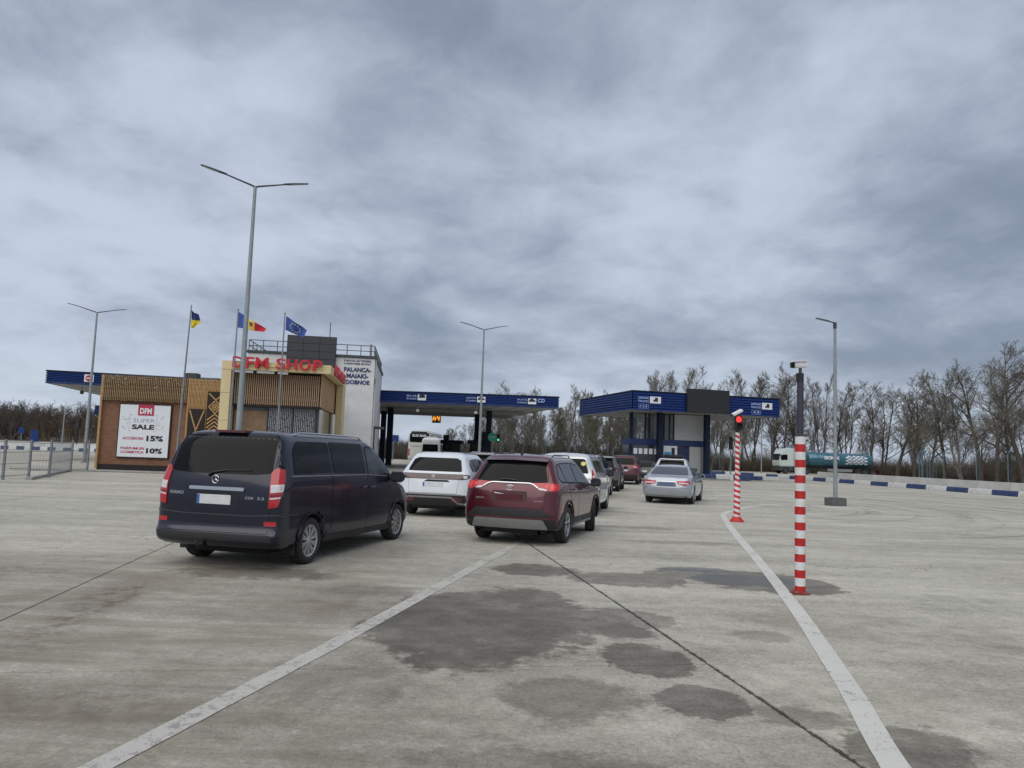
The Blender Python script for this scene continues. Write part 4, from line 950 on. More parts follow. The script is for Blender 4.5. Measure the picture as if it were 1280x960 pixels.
def make_truck():
    """tanker lorry: x forward, y left, rear at x = 0"""
    t = thing('tanker_truck', 'white cab lorry with a teal chequered tank trailer beyond the kerb', 'truck')
    teal = paint('teal_tank_paint', (.025,.12,.17), .35, .3, .1); wc = paint('white_cab_paint', (.55,.62,.58), .4, 0, .1)
    L = 15.6; n = 28; prof = [(.02, 1.0), (.7, 1.03), (1.05, 1.15), (1.20, 1.45), (1.22, 10.6), (1.05, 10.9), (.7, 11.02), (.02, 11.05)]
    vs = []; fs = []
    for r_, x in prof:
        for k in range(n):
            a = 2*math.pi*k/n; vs.append((x, r_*math.cos(a), 2.25+r_*.86*math.sin(a)))
    for i in range(len(prof)-1):
        for k in range(n): fs.append((i*n+k, i*n+(k+1) % n, (i+1)*n+(k+1) % n, (i+1)*n+k))
    tank = rawmesh('tank', vs, fs, teal, t, True)
    MB().lathe([(.02, .96), (.42, .97), (.45, 1.0), (.40, 1.02)], 24, (0, 0, 2.35), 'X').build('end_disc', M['silver'], tank, True)
    MB().box(1.4, 10.7, -.35, .35, 3.27, 3.34).build('walkway', teal, tank)
    for x in (2.6, 4.4, 6.2, 8.0, 9.6):
        MB().lathe([(1.235, x-.04), (1.235, x+.04)], 28, (0, 0, 0), 'X', False).build('tank_rib', teal, tank, True).location = (0, 0, 2.25); tank.children[-1].scale = (1, 1, .865)
    # chequer of white lozenges on the left flank
    ck = MB()
    for i in range(9):
        for j in range(6):
            if (i+j) % 2: continue
            a0 = R(-28)+j*R(12.5); x0 = 2.3+i*.36
            if x0 > 5.3+.5*j*.2: continue
            q = []
            for dx, da in ((0, -6.5), (.34, 0), (0, 6.5), (-.34, 0)):
                a = a0+R(da); q.append((x0+dx, 1.235*math.cos(a), 2.25+1.235*.86*math.sin(a)))
            ck.add(q, [(0, 1, 2, 3)]); q2 = [(x, y-.02, z) for x, y, z in q]; ck.add(q2, [(3, 2, 1, 0)])
    ck.build('chequer_print', M['signwhite'], tank)
    tv, tf = text_geo('ISON-X', 2.3, .50, .02, .03)
    rawmesh('lettering', [(8.7-u-.12*v, 1.235*math.cos(math.asin((v+.02)/1.1))+w_+.005, 2.27+v) for u, v, w_ in tv], tf, M['signwhite'], tank)
    MB().box(.4, 11.2, -.45, .45, .95, 1.28).build('chassis', M['matblack'], t)
    MB().box(.1, .35, -1.2, 1.2, .5, .95).build('rear_bumper', M['darkred'], t, bevel=.02)
    MB().box(.5, 3.6, 1.0, 1.24, 1.10, 1.25).build('mudguard', M['matblack'], t); MB().box(.5, 3.6, -1.24, -1.0, 1.10, 1.25).build('mudguard', M['matblack'], t)
    for y in (1.1, -1.1): MB().box(4.4, 8.2, y-.06, y+.06, .55, .95).build('side_guard', M['silver'], t)
    # tractor unit
    MB().box(10.5, 15.3, -.45, .45, .6, 1.0).build('tractor_chassis', M['matblack'], t)
    cab = MB(); cab.prism([(13.35, 1.05), (15.5, 1.05), (15.58, 1.9), (15.35, 2.85), (15.0, 3.45), (14.4, 3.72), (13.35, 3.72)], -1.22, 1.22); c = cab.build('cab', wc, t, True, bevel=.10, seg=3)
    MB().box(13.5, 15.6, -1.2, 1.2, .42, 1.04).build('cab_skirt', M['darkgrey'], t, bevel=.05)
    for s in (-1, 1):
        y0, y1 = sorted((s*1.205, s*1.232)); MB().prism([(14.35, 2.0), (15.32, 1.95), (15.12, 2.75), (14.35, 2.78)], y0, y1).build('side_window', M['glass'], c)
        y0, y1 = sorted((s*1.27, s*1.40)); MB().box(15.25, 15.42, y0, y1, 2.1, 2.75).build('wing_mirror', M['matblack'], c, bevel=.03)
        y0, y1 = sorted((s*1.0, s*1.22)); MB().prism([(12.4, 1.1), (13.3, 1.1), (13.3, 3.5), (13.05, 3.5), (12.5, 2.4)], y0, y1).build('wind_deflector', wc, t)
        MB().box(12.0, 13.3, min(s*.6, s*1.2), max(s*.6, s*1.2), .5, 1.0).build('fuel_tank', M['silver'], t, bevel=.08)
    MB().prism([(15.56, 1.95), (15.60, 1.95), (15.38, 2.85), (15.34, 2.85)], -1.08, 1.08).build('windscreen', M['glass'], c)
    add_wheels(t, (1.2, 2.4, 3.5, 11.4, 14.6), 1.24, .5, .32, .27, 'steel', M['darkalloy'])
    t.location = (54.4, 112.0, .0); t.rotation_euler = (0, 0, R(186))
make_truck()
# ------------------------------------------------------------------ shop building
def brick_mat():
    m = bpy.data.materials.new('brown_brick_wall'); m.use_nodes = True; t = m.node_tree; p = t.nodes['Principled BSDF']
    g = N(t, 'ShaderNodeTexCoord'); sp = N(t, 'ShaderNodeSeparateXYZ'); t.links.new(g.outputs['Object'], sp.inputs[0])
    cb = N(t, 'ShaderNodeCombineXYZ'); t.links.new(mathn(t, 'ADD', sp.outputs[0], sp.outputs[1]), cb.inputs[0]); t.links.new(sp.outputs[2], cb.inputs[1])
    b = N(t, 'ShaderNodeTexBrick'); t.links.new(cb.outputs[0], b.inputs['Vector']); b.inputs['Scale'].default_value = 1.0
    b.inputs['Brick Width'].default_value = .25; b.inputs['Row Height'].default_value = .075; b.inputs['Mortar Size'].default_value = .008
    b.inputs['Color1'].default_value = (.25, .115, .062, 1); b.inputs['Color2'].default_value = (.19, .085, .048, 1); b.inputs['Mortar'].default_value = (.13, .085, .06, 1)
    n = noise(t, g.outputs['Object'], 2.2, 5, .6); c = mixc(t, smooth(t, n, .35, .7, 0, .35), b.outputs['Color'], (.29, .16, .10)); t.links.new(c, p.inputs['Base Color'])
    p.inputs['Roughness'].default_value = .85; bp = N(t, 'ShaderNodeBump'); bp.inputs['Strength'].default_value = .6; bp.inputs['Distance'].default_value = .01; bp.invert = True
    t.links.new(b.outputs['Fac'], bp.inputs['Height']); t.links.new(bp.outputs[0], p.inputs['Normal']); return m
bm_ = brick_mat()
S = thing('shop_building', 'duty free shop with brown brick wing, wooden slat fascia and cream portal', 'shop', (-21.55, 39.4, 0), R(5.5))
def slats(parent, xs, y0, y1, z0, z1, w_, m, rnd_=None, name='slat'):
    me = MB().box(-w_/2, w_/2, y0, y1, z0, z1).mesh(name, bevel=.004, seg=1); me.materials.append(m)
    for x in xs:
        o = put(bpy.data.objects.new(name, me), parent); o.location = (x, (rnd_.uniform(-.01, .01) if rnd_ else 0), (rnd_.uniform(-.03, .01) if rnd_ else 0))
rs = random.Random(3)
MB().box(.06, 6.45, .30, 8, .32, 4.98).build('brick_wall', bm_, S)
MB().box(.0, 6.45, .26, 8, .0, .34).build('plinth', M['darkback'], S)
MB().box(-.02, 6.45, .20, 8.0, 4.985, 5.06).build('roof_edge', M['darkgrey'], S)
MB().box(-.06, .05, .12, 8.1, .10, 5.03).build('corner_board', M['wood2'], S, bevel=.01)
fb = MB().box(.06, 4.38, .20, .29, 3.72, 4.96).build('slat_screen', M['darkback'], S)
slats(fb, [.11+i*.0915 for i in range(47)], .05, .20, 3.70, 5.0, .046, M['woodw'], rs)
MB().box(4.385, 4.47, .06, .30, .24, 5.02).build('corner_board', M['wood2'], S, bevel=.01)
# bright slatted panel with geometric ornament boards
fb2 = MB().box(4.475, 6.45, .20, .30, .24, 4.98).build('slat_wall', M['darkback'], S)
slats(fb2, [4.51+i*.072 for i in range(27)], .08, .20, .26, 5.0, .052, M['wood'], rs)
def ornament(x0, x1, z0, z1, parent, kind):
    MB().box(x0, x1, .03, .075, z0, z1).build('ornament_board', M['darkback'], parent, bevel=.006)
    w_ = x1-x0; mb = MB(); cx = (x0+x1)/2; y0, y1 = .012, .032; th = .065
    def bar(a, b_):
        a = Vector(a); b_ = Vector(b_); d = (b_-a).normalized(); n = Vector((-d.y, d.x))*th/2
        mb.prism([tuple(a+n), tuple(b_+n), tuple(b_-n), tuple(a-n)], y0, y1)
    if kind == 'x':
        h_ = z1-z0; m = z0+h_*.52
        bar((x0+.06, z1-.06), (cx+.02, m)); bar((x1-.06, z1-.06), (cx-.02, m))
        for k in range(5):
            zz = m-.02-k*.19
            if zz-.36 < z0: break
            bar((x0+.06, zz-.36), (cx, zz)); bar((x1-.06, zz-.36), (cx, zz))
    else:
        bar((x0+.06, z1-.10), (cx, z1-.45)); bar((x1-.06, z1-.10), (cx, z1-.45))
        cz = z1-.82
        for s_ in (.34, .18):
            bar((cx, cz+s_), (cx+s_, cz)); bar((cx+s_, cz), (cx, cz-s_)); bar((cx, cz-s_), (cx-s_, cz)); bar((cx-s_, cz), (cx, cz+s_))
        mb.prism([(cx, cz+.09), (cx+.09, cz), (cx, cz-.09), (cx-.09, cz)], y0, y1)
        for k in range(9):
            zz = cz-.38-k*.2
            if zz-.36 < z0: break
            bar((x0+.04, zz-.34), (cx, zz)); bar((x1-.04, zz-.34), (cx, zz))
    o = mb.build('ornament', M['wood'], parent); o.location = (0, 0, 0)
ornament(4.50, 5.36, .9, 3.40, S, 'x'); ornament(5.42, 6.30, .9, 4.36, S, 'd')
ic = MB()   # icicle light strings hanging over the slats
for i in range(90):
    x = rs.uniform(.1, 6.3); z = 5.02-abs(rs.gauss(0, .32)); ic.box(x-.012, x+.012, .03, .045, z-.03, z)
o = ic.build('icicle_lights', mat('icicle_lights', (.7,.68,.55), .4), S); o['kind'] = 'stuff'
MB().box(3.75, 4.4, 1.4, 2.0, 5.06, 5.42).build('roof_unit', M['darkgrey'], S, bevel=.03); MB().box(4.5, 5.5, 1.6, 2.4, 5.06, 5.22).build('roof_unit', M['silver'], S, bevel=.03)
# apron in front
ap = MB().box(-3.4, 6.3, -1.5, .26, 0, .05).build('pavement', M['conc'], None, bevel=.02); ap.location = (-21.55, 39.4, 0); ap.rotation_euler = (0, 0, R(5.5)); tag(ap, kind='structure')

# poster on the brick wall
Pp = thing('sale_poster', 'large framed white sale poster on the brown brick wall', 'poster', (-21.55, 39.4, 0), R(5.5))
MB().box(.93, 3.60, .18, .30, .70, 3.56).build('frame', M['black'], Pp, bevel=.015)
MB().box(.99, 3.54, .165, .185, .76, 3.50).build('sheet', M['signwhite'], Pp)
MB().box(1.90, 2.70, .150, .163, 2.95, 3.52).build('logo_board', M['signred'], Pp)
wall_text('DFM', 2.0, 2.60, 3.03, 3.34, .149, M['signwhite'], Pp, bold=.04, depth=.006)
wall_text('SUPER', 1.70, 2.78, 2.58, 2.78, .164, M['signgrey'], Pp, depth=.006)
wall_text('SALE', 1.64, 2.78, 2.21, 2.47, .164, M['signink'], Pp, bold=.045, depth=.006)
wall_text('ACCESORII', 1.21, 2.26, 1.665, 1.80, .164, M['signred'], Pp, bold=.03, depth=.006)
wall_text('15%', 2.42, 3.27, 1.60, 1.90, .164, M['signink'], Pp, bold=.05, depth=.006)
wall_text('PARFUMURI', 1.16, 2.34, 1.145, 1.275, .164, M['signred'], Pp, bold=.03, depth=.006)
wall_text('COSMETICA', 1.16, 2.34, .945, 1.075, .164, M['signred'], Pp, bold=.03, depth=.006)
wall_text('10%', 2.45, 3.26, .96, 1.24, .164, M['signink'], Pp, bold=.05, depth=.006)
fr = MB()
for x in (1.50, 2.86):
    fr.box(x, x+.02, .155, .164, 2.1, 3.0)
    s = 1 if x < 2 else -1; fr.box(min(x, x+s*.12), max(x, x+s*.12), .155, .164, 2.98, 3.0); fr.box(min(x, x+s*.12), max(x, x+s*.12), .155, .164, 2.1, 2.12)
for i in range(26):   # faint floral sprays beside the heading
    sx = rs.choice((-1, 1)); x = 2.2+sx*rs.uniform(.72, 1.05); z = rs.uniform(2.15, 2.95); a = rs.uniform(0, 3.14); l = .07
    fr.prism([(x-l*math.cos(a), z-l*math.sin(a)), (x+.02*math.sin(a), z-.02*math.cos(a)), (x+l*math.cos(a), z+l*math.sin(a)), (x-.02*math.sin(a), z+.02*math.cos(a))], .158, .164)
fr.build('bracket_print', mat('pale_grey_print', (.50,.55,.58), .6), Pp)

# cream portal (own frame, x along the front from its left corner)
ca, sa = math.cos(R(1.5)), math.sin(R(1.5))
PX, PY = -14.6, 38.0
Q = put(bpy.data.objects.new('portal', None), S)
# portal sits 7 deg to the world; place relative to the shop empty
dx, dy = PX+21.55, PY-39.4; c5, s5 = math.cos(R(-5.5)), math.sin(R(-5.5))
Q.location = (dx*c5-dy*s5, dx*s5+dy*c5, 0); Q.rotation_euler = (0, 0, R(1.5+.5))
def portal_part(mb, name, m, **k): return mb.build(name, m, Q, **k)
portal_part(MB().box(-.14, .32, 0, 8.4, 0, 5.40), 'left_post', M['cream'])
portal_part(MB().box(-.14, 5.26, -.02, .35, 5.405, 5.84), 'front_beam', M['cream'])
portal_part(MB().box(4.92, 5.26, .353, 9.0, 5.405, 5.838), 'side_beam', M['cream'])
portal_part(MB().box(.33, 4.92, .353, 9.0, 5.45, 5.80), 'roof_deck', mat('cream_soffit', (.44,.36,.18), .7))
portal_part(MB().box(4.86, 5.24, 7.6, 9.4, 0, 5.40), 'right_post', M['cream'])
for z in (1.4, 2.8, 4.2): portal_part(MB().box(-.144, .324, -.004, .0, z, z+.012), 'panel_joint', M['darkgrey'])
sb = portal_part(MB().box(.36, 4.72, .80, 8.6, 3.68, 5.44), 'slat_box', M['darkback'])
slats(sb, [.42+i*.1025 for i in range(42)], .66, .80, 3.70, 5.30, .050, mat('pinkish_wood_slat', (.40,.27,.17), .6, var=.2, scale=12))
portal_part(MB().box(4.72, 4.78, .70, 8.6, 3.66, 5.40), 'side_board', M['wood2'])
gl = portal_part(MB().box(.36, 4.68, 1.0, 8.6, .1, 3.68), 'shopfront', mat('dark_shopfront_glass', (.03,.033,.038), .12, coat=.5))
portal_part(MB().box(.40, 2.05, .92, 1.0, .1, 3.40), 'wooden_door_panel', mat('dark_wood_panel', (.21,.135,.075), .6, var=.2, scale=3), bevel=.01)
cu = MB()
for i in range(26):
    x = 2.16+i*.092
    z = 3.6
    while z > 1.6:
        h_ = rs.uniform(.20, .60); cu.box(x-.014, x+.014, .94, .96, z-h_, z); z -= h_+rs.uniform(.02, .08)
o = portal_part(cu, 'bead_curtain', mat('glittering_bead_curtain', (.42,.43,.46), .3)); 
o['kind'] = 'stuff'
for x in (2.08, 3.35, 4.50, 4.66): portal_part(MB().box(x-.03, x+.03, .90, .99, .1, 3.66), 'window_frame', M['darkgrey'])
portal_part(MB().box(.34, 4.8, .60, .95, 3.58, 3.68), 'canopy_edge', M['darkback'])
for a_, b_ in ((.48, 1.38), (1.56, 2.42), (2.60, 3.10)): portal_part(MB().box(a_, b_, .1, .22, 5.28, 5.395), 'light_strip', M['signwhite'])
for a_ in (1.42, 2.46): portal_part(MB().box(a_, a_+.10, .1, .22, 5.26, 5.395), 'bracket', M['darkback'])
# big letters, each its own piece, carried by the shop portal
def big_letters(word, x0, x1, z0, z1, place_fn, parent):
    wd = {'D': .80, 'F': .66, 'M': .98, ' ': .36, 'S': .70, 'H': .80, 'O': .90, 'P': .74}; tot = sum(wd[c] for c in word); x = x0; k = (x1-x0)/tot
    for c in word:
        if c != ' ':
            vs, fs = text_geo(c, wd[c]*k*.86, z1-z0, .14, .022)
            rawmesh('letter', [place_fn(x+u, z0+v, w_) for u, v, w_ in vs], fs, M['redsign'], parent)
        x += wd[c]*k
SG = thing('shop_sign', 'large red shop letters standing on the front of the cream portal', 'sign', (PX, PY, 0), R(7.5))
big_letters('DFM SHOP', .40, 4.92, 5.50, 6.06, lambda x, z, d: (x, -.08-d, z), SG)
MB().box(.4, 4.9, -.075, -.03, 5.60, 5.64).build('mounting_rail', M['cream'], SG)
SG2 = thing('shop_sign', 'red shop letters seen edge-on along the right side of the cream portal', 'sign', (PX, PY, 0), R(7.5))
big_letters('DFM SHOP', 1.6, 7.4, 5.46, 6.04, lambda x, z, d: (5.30+d*.7, x, z), SG2)
MB().box(5.265, 5.295, 1.6, 7.4, 5.60, 5.66).build('mounting_rail', M['darkgrey'], SG2)

# ------------------------------------------------------------------ white office block behind the shop
T = thing('office_block', 'white two-storey border office with roof railing and the crossing name in navy letters', 'office building', (-17.6, 50.0, 0), R(7.3))
MB().box(-.1, 8.25, 0, 12, 0, 7.72).build('wall', M['whitewall'], T)
MB().box(-.22, 8.35, -.10, 12.1, 7.72, 7.90).build('parapet', M['darkgrey'], T, bevel=.02)
rl = MB()
for z in (8.22, 8.60): rl.tube([(-.1, .05, z), (8.2, .05, z)], .028, 6); rl.tube([(8.2, .05, z), (8.2, 11.8, z)], .028, 6); rl.tube([(-.1, .05, z), (-.1, 11.8, z)], .028, 6)
rl.build('railing_rail', M['darkgrey'], T)
pm_ = MB().tube([(0, 0, 7.9), (0, 0, 8.60)], .028, 6).mesh('railing_post'); pm_.materials.append(M['darkgrey'])
for x, y in [(i*.922-.1, .05) for i in range(10)]+[(8.2, j*1.3+1.3) for j in range(8)]+[(-.1, j*1.3+1.3) for j in range(8)]:
    o = put(bpy.data.objects.new('railing_post', pm_), T); o.location = (x, y, 0)
MB().box(7.85, 8.0, .3, .5, 7.9, 8.75).build('roof_box', M['silver'], T); MB().tube([(4.9, 2.2, 7.9), (4.9, 2.2, 10.4)], .03, 6).build('antenna_mast', M['darkgrey'], T)
LB = MB().box(2.42, 5.65, -.32, -.01, 6.95, 9.02).build('dark_panel_box', M['screen'], T)
for i in range(3):
    for j in range(4): MB().box(2.43+i*1.075, 2.43+i*1.075+1.055, -.36, -.33, 6.96+j*.515, 6.96+j*.515+.495).build('cladding_panel', M['panelgrey'], LB, bevel=.006)
wall_text('PUNCTUL DE TRECERE', 6.19, 7.98, 7.46, 7.58, -.005, M['signblue'], T, bold=.02)
wall_text('A FRONTIEREI DE STAT', 6.19, 7.98, 7.26, 7.38, -.005, M['signblue'], T, bold=.02)
wall_text('PALANCA-', 6.22, 8.04, 6.76, 7.07, -.005, M['signblue'], T, bold=.04)
wall_text('MAIAKI-', 6.40, 7.87, 6.34, 6.65, -.005, M['signblue'], T, bold=.04)
wall_text('UDOBNOE', 6.10, 7.97, 5.91, 6.21, -.005, M['signblue'], T, bold=.04)
MB().tube([(8.31, .6, 0), (8.31, .6, 7.7)], .05, 8).build('downpipe', M['whitewall'], T)
MB().box(8.26, 9.0, 1.0, 3.0, 3.0, 3.15).build('door_canopy', M['darkgrey'], T); MB().box(8.26, 8.36, 1.2, 2.8, 0, 3.0).build('door', M['darkgrey'], T)
MB().box(8.26, 8.38, .2, .3, 6.0, 6.4).build('wall_lamp', M['silver'], T)

# ------------------------------------------------------------------ canopies
def fascia(parent, p, q, zb, zt, ribs, name='fascia'):
    """ribbed metal edge from p to q, outward side to the right of travel"""
    p = Vector((*p, 0)); q = Vector((*q, 0)); d = (q-p).normalized(); n = Vector((d.y, -d.x, 0)); prof = [(0, zb)]
    hz_ = (zt-.10-zb)/ribs
    for i in range(ribs):
        z = zb+i*hz_; prof += [(.06, z+.01), (.06, z+hz_*.60), (-.05, z+hz_*.70), (-.05, z+hz_*.96)]
    prof += [(0, zt-.10)]
    vs = []; fs = []
    for e in (p, q):
        for o_, z in prof: vs.append(tuple(e+n*o_+Vector((0, 0, z))))
    m = len(prof); fs = [(i, i+m, i+m+1, i+1) for i in range(m-1)]
    f = rawmesh(name, vs, fs, M['bluemetal'], parent)
    b_ = MB(); vs = []
    for e in (p-d*.04, q+d*.04):
        for o_, z in ((-.1, zt-.10), (.075, zt-.10), (.075, zt), (-.1, zt)): vs.append(tuple(e+n*o_+Vector((0, 0, z))))
    b_.add(vs, [(0, 1, 2, 3), (7, 6, 5, 4), (0, 4, 5, 1), (1, 5, 6, 2), (2, 6, 7, 3), (3, 7, 4, 0)]); b_.build('edge_cap', M['navy'], f); return f
def canopy(t, pts, zb, zt, ribs=7):
    """pts anticlockwise seen from above, first edge is the front"""
    n = len(pts)
    for i in range(n): fascia(t, pts[i], pts[(i+1) % n], zb, zt, ribs)
    c = Vector((sum(p[0] for p in pts)/n, sum(p[1] for p in pts)/n)); ins = [tuple(c+(Vector(p)-c)*.997) for p in pts]
    MB().prism(ins, zb+.03, zb+.12, 'Z').build('soffit', M['soffit'], t)
    ins2 = [tuple(c+(Vector(p)-c)*.985) for p in pts]; MB().prism(ins2, zt-.25, zt-.12, 'Z').build('roof', M['darkgrey'], t)
    sm = MB()   # soffit seams
    a, b_, c2, d = [Vector((*p, 0)) for p in pts[:4]]
    for k in range(1, 14):
        s_ = a+(b_-a)*k/14; e = d+(c2-d)*k/14; sm.tube([(s_.x, s_.y, zb+.03), (e.x, e.y, zb+.03)], .02, 4)
    sm.build('soffit_seams', M['darkgrey'], t)
def column(t, x, y, z1, w_=.5, base=True):
    c = MB(); h_ = w_/2; c.box(x-h_, x+h_, y-h_, y+h_, .12, z1); o = c.build('column', M['navy'], t, bevel=.02)
    if base: MB().box(x-h_-.1, x+h_+.1, y-h_-.1, y+h_+.1, 0, .13).build('column_base', M['conc'], o)
def local(P0, yaw, x, y): c, s = math.cos(R(yaw)), math.sin(R(yaw)); return (P0[0]+x*c-y*s, P0[1]+x*s+y*c)
CA = thing('canopy', 'long blue ribbed checkpoint canopy in the middle, over the coach and minibus', 'canopy')
k = -math.tan(R(14)); dpt = 18
canopy(CA, [(-18, 61.4), (3.85, 61.4), (3.85+k*dpt, 61.4+dpt), (-18+k*dpt, 61.4+dpt)], 5.40, 6.38, 7)
for x, y in ((-11.1, 69.5), (-2.0, 69.5), (-3.4, 76.5), (-12.9, 76.5)): column(CA, x, y, 5.45)
bmA = MB()
for y in (69.5, 76.5): bmA.box(-20 if y > 80 else -19, 1.2 if y < 80 else -3, y-.15, y+.15, 5.1, 5.42)
bmA.build('cross_beam', M['soffit'], CA)
def dirn_sign(parent, x0, z0, lines, y=0, boxed=None, pict='car', pw=.78, ph=.55, tw=.85, tag_=None):
    """lane sign: pale lettering, white picture panel to its right (local frame, facing -y)"""
    n = len(lines)
    for i, l in enumerate(lines): wall_text(l, x0, x0+tw, z0+ph*(1-(i+1)/n)+.05, z0+ph*(1-i/n)-.05, y-.06, M['lettersoft'], parent, bold=.02, depth=.02)
    px = x0+tw+.1; pn = MB().box(px, px+pw, y-.10, y-.06, z0, z0+ph).build('picture_panel', M['signwhite'], parent)
    b_ = MB(); cx = px+pw/2
    if pict == 'truck': b_.prism([(cx-.18, z0+.14), (cx+.2, z0+.14), (cx+.2, z0+ph-.08), (cx-.04, z0+ph-.08), (cx-.06, z0+.3), (cx-.18, z0+.28)], y-.112, y-.102)
    elif pict == 'car': b_.prism([(cx-.28, z0+.2), (cx+.28, z0+.2), (cx+.28, z0+.32), (cx+.14, z0+.35), (cx+.08, z0+.45), (cx-.12, z0+.45), (cx-.2, z0+.35), (cx-.28, z0+.32)], y-.112, y-.102)
    else: b_.prism([(cx-.26, z0+.2), (cx+.26, z0+.2), (cx+.26, z0+.42), (cx+.1, z0+.48), (cx-.2, z0+.45)], y-.112, y-.102)
    b_.build('pictogram', M['signink'], pn)
    if boxed:
        q = MB()
        for (a, c, d, e) in ((x0+.08, x0+tw, z0-.12, z0-.10), (x0+.08, x0+tw, z0-.44, z0-.42), (x0+.08, x0+.10, z0-.44, z0-.10), (x0+tw-.02, x0+tw, z0-.44, z0-.10)): q.box(a, c, y-.075, y-.06, d, e)
        q.build('number_box', M['lettersoft'], parent); wall_text(boxed, x0+.22, x0+tw-.14, z0-.36, z0-.18, y-.06, M['lettersoft'], parent, bold=.04)
    if tag_: wall_text(tag_, px+pw+.12, px+pw+.70, z0+.16, z0+.48, y-.06, M['lettersoft'], parent, bold=.03)
for i, (x0, pic, tg_, ln) in enumerate(((-8.55, 'bus', None, ('BUS', 'BUSES')), (-3.70, 'car', None, ('AUTO', 'CARS')), (.45, 'car', 'CD', ('AUTO', 'CARS')))):
    sgn = thing('lane_sign', ['bus lane sign at the left of the long canopy edge', 'car lane sign on the long canopy edge, behind the middle lamp post', 'car lane sign with CD letters at the right end of the long canopy'][i], 'sign', (x0, 61.34, 5.66), 0, 'lane signs on the long canopy')
    dirn_sign(sgn, 0, 0, ln, 0, None, pic, .68, .46, .80, tg_)
for i, x in enumerate((-7.7, -2.9, 1.7)):
    cm = thing('hanging_camera', ['small white camera hanging under the long canopy below the bus sign', 'small white camera hanging under the long canopy behind the middle lamp', 'small white camera hanging near the right end of the long canopy'][i], 'camera', (x, 62.0, 5.42), 0, 'cameras under the long canopy')
    MB().tube([(0, 0, 0), (0, 0, -.45)], .03, 6).build('stem', M['silver'], cm); MB().lathe([(.02, -.70), (.12, -.66), (.15, -.56), (.10, -.47), (.02, -.44)], 12).build('dome', M['white'], cm, True)
led = thing('led_sign', 'small amber LED display hanging at the back of the long canopy', 'led display', (-7.7, 78, 0), 0)
MB().box(-.45, .45, 0, .12, 4.45, 5.35).build('case', M['black'], led)
MB().tube([(0, .06, 5.35), (0, .06, 5.6)], .04, 6).build('bracket', M['black'], led)
am = MB()
for (a, c) in ((-.36, .30), (-.30, .44), (-.20, .52), (-.14, .30), (-.08, .36), (.06, .52), (.12, .60), (.20, .40), (.27, .30), (.33, .52)): am.box(a-.03, a+.03, -.02, -.004, 4.45+c-.12, 4.45+c+.22)
am.build('glowing_figures', M['amber'], led)
# left canopy, behind the brown wing
CL = thing('canopy', 'blue ribbed canopy at the far left, jutting out behind the brown shop wing', 'canopy')
q0 = (-32.9, 53.0); canopy(CL, [q0, local(q0, 14, 17, 0), local(q0, 14, 17, 20), local(q0, 14, 0, 20)], 5.40, 6.34, 7)
for x, y in ((9.5, 5), (9.5, 15)): c = local(q0, 14, x, y); column(CL, c[0], c[1], 5.4)
ns = thing('no_entry_sign', 'no entry sign on the edge of the left blue canopy', 'sign', (*local(q0, 14, 2.45, -.06), 5.62), R(14))
MB().box(-.02, .60, -.04, 0, 0, .54).build('panel', M['signwhite'], ns, bevel=.01)
MB().lathe([(.22, 0), (.22, .02)], 24, (.29, -.065, .27), 'Y').build('red_disc', M['redpaint'], ns); MB().box(.14, .44, -.085, -.067, .23, .31).build('white_bar', M['signwhite'], ns)
cm = thing('hanging_camera', 'dark camera hanging under the far left canopy', 'camera', (*local(q0, 14, 2.0, 1.2), 5.4)); MB().tube([(0, 0, 0), (0, 0, -.35)], .03, 6).build('stem', M['silver'], cm); MB().lathe([(.02, -.62), (.13, -.56), (.13, -.40), (.03, -.33)], 10).build('dome', M['darkgrey'], cm, True)
C3 = thing('canopy', 'second smaller blue canopy far away beside the brown wing', 'canopy')
q1 = (-52.5, 95.0); canopy(C3, [q1, local(q1, 14, 22, 0), local(q1, 14, 22, 16), local(q1, 14, 0, 16)], 4.55, 5.7, 5)
for x, y in ((3, 4), (15, 4), (15, 12)): c = local(q1, 14, x, y); column(C3, c[0], c[1], 4.6)
s3 = thing('lane_sign', 'small red and white sign on the far small canopy', 'sign', (*local(q1, 14, 1.0, -.08), 4.75), R(14)); MB().box(0, 1.3, -.04, 0, 0, .7).build('panel', M['redpaint'], s3); MB().box(.15, 1.15, -.06, -.042, .22, .48).build('white_bar', M['signwhite'], s3)

# ------------------------------------------------------------------ blue two-storey booth on the right
PB, YB = (9.6, 59.4), 14
CB = thing('canopy', 'blue ribbed canopy over the two-storey booth, with a black LED screen', 'canopy', (PB[0], PB[1], 0), R(YB))
canopy(CB, [(0, 0), (13.15, 0), (13.15, 12.6), (0, 12.6)], 5.40, 6.96, 7)
for x, y in ((3.4, 2.2), (7.7, 2.2), (6.2, 10.5), (4.6, 10.5)): column(CB, x, y, 5.42, .42)
MB().box(4.57, 8.34, -.34, -.09, 5.40, 7.32).build('led_screen', M['screen'], CB, bevel=.02)
for i, (x0, bx, lb) in enumerate(((.42, '1 2 3', 'lorry lane sign with boxed numbers at the left corner of the booth canopy'), (10.45, '4 5', 'lorry lane sign near the right end of the booth canopy'))):
    sg = thing('lane_sign', lb, 'sign', (*local(PB, YB, x0, -.0), 5.98), R(YB), 'lane signs on the booth canopy'); dirn_sign(sg, 0, 0, ('CAMIOANE', 'TRUCKS'), 0, bx, 'truck', .94, .54, .92)
PANE = mat('clear_window_pane', (.12,.14,.15), .05, spec=.6); PANE.node_tree.nodes['Principled BSDF'].inputs['Alpha'].default_value = .35
BT = thing('checkpoint_booth', 'two-storey blue and white glazed control booth under the right canopy', 'booth', (*local(PB, YB, 0, 3.0), 0), R(YB))
gr = mat('pale_grey_wall_panel', (.40,.42,.41), .6, var=.05)
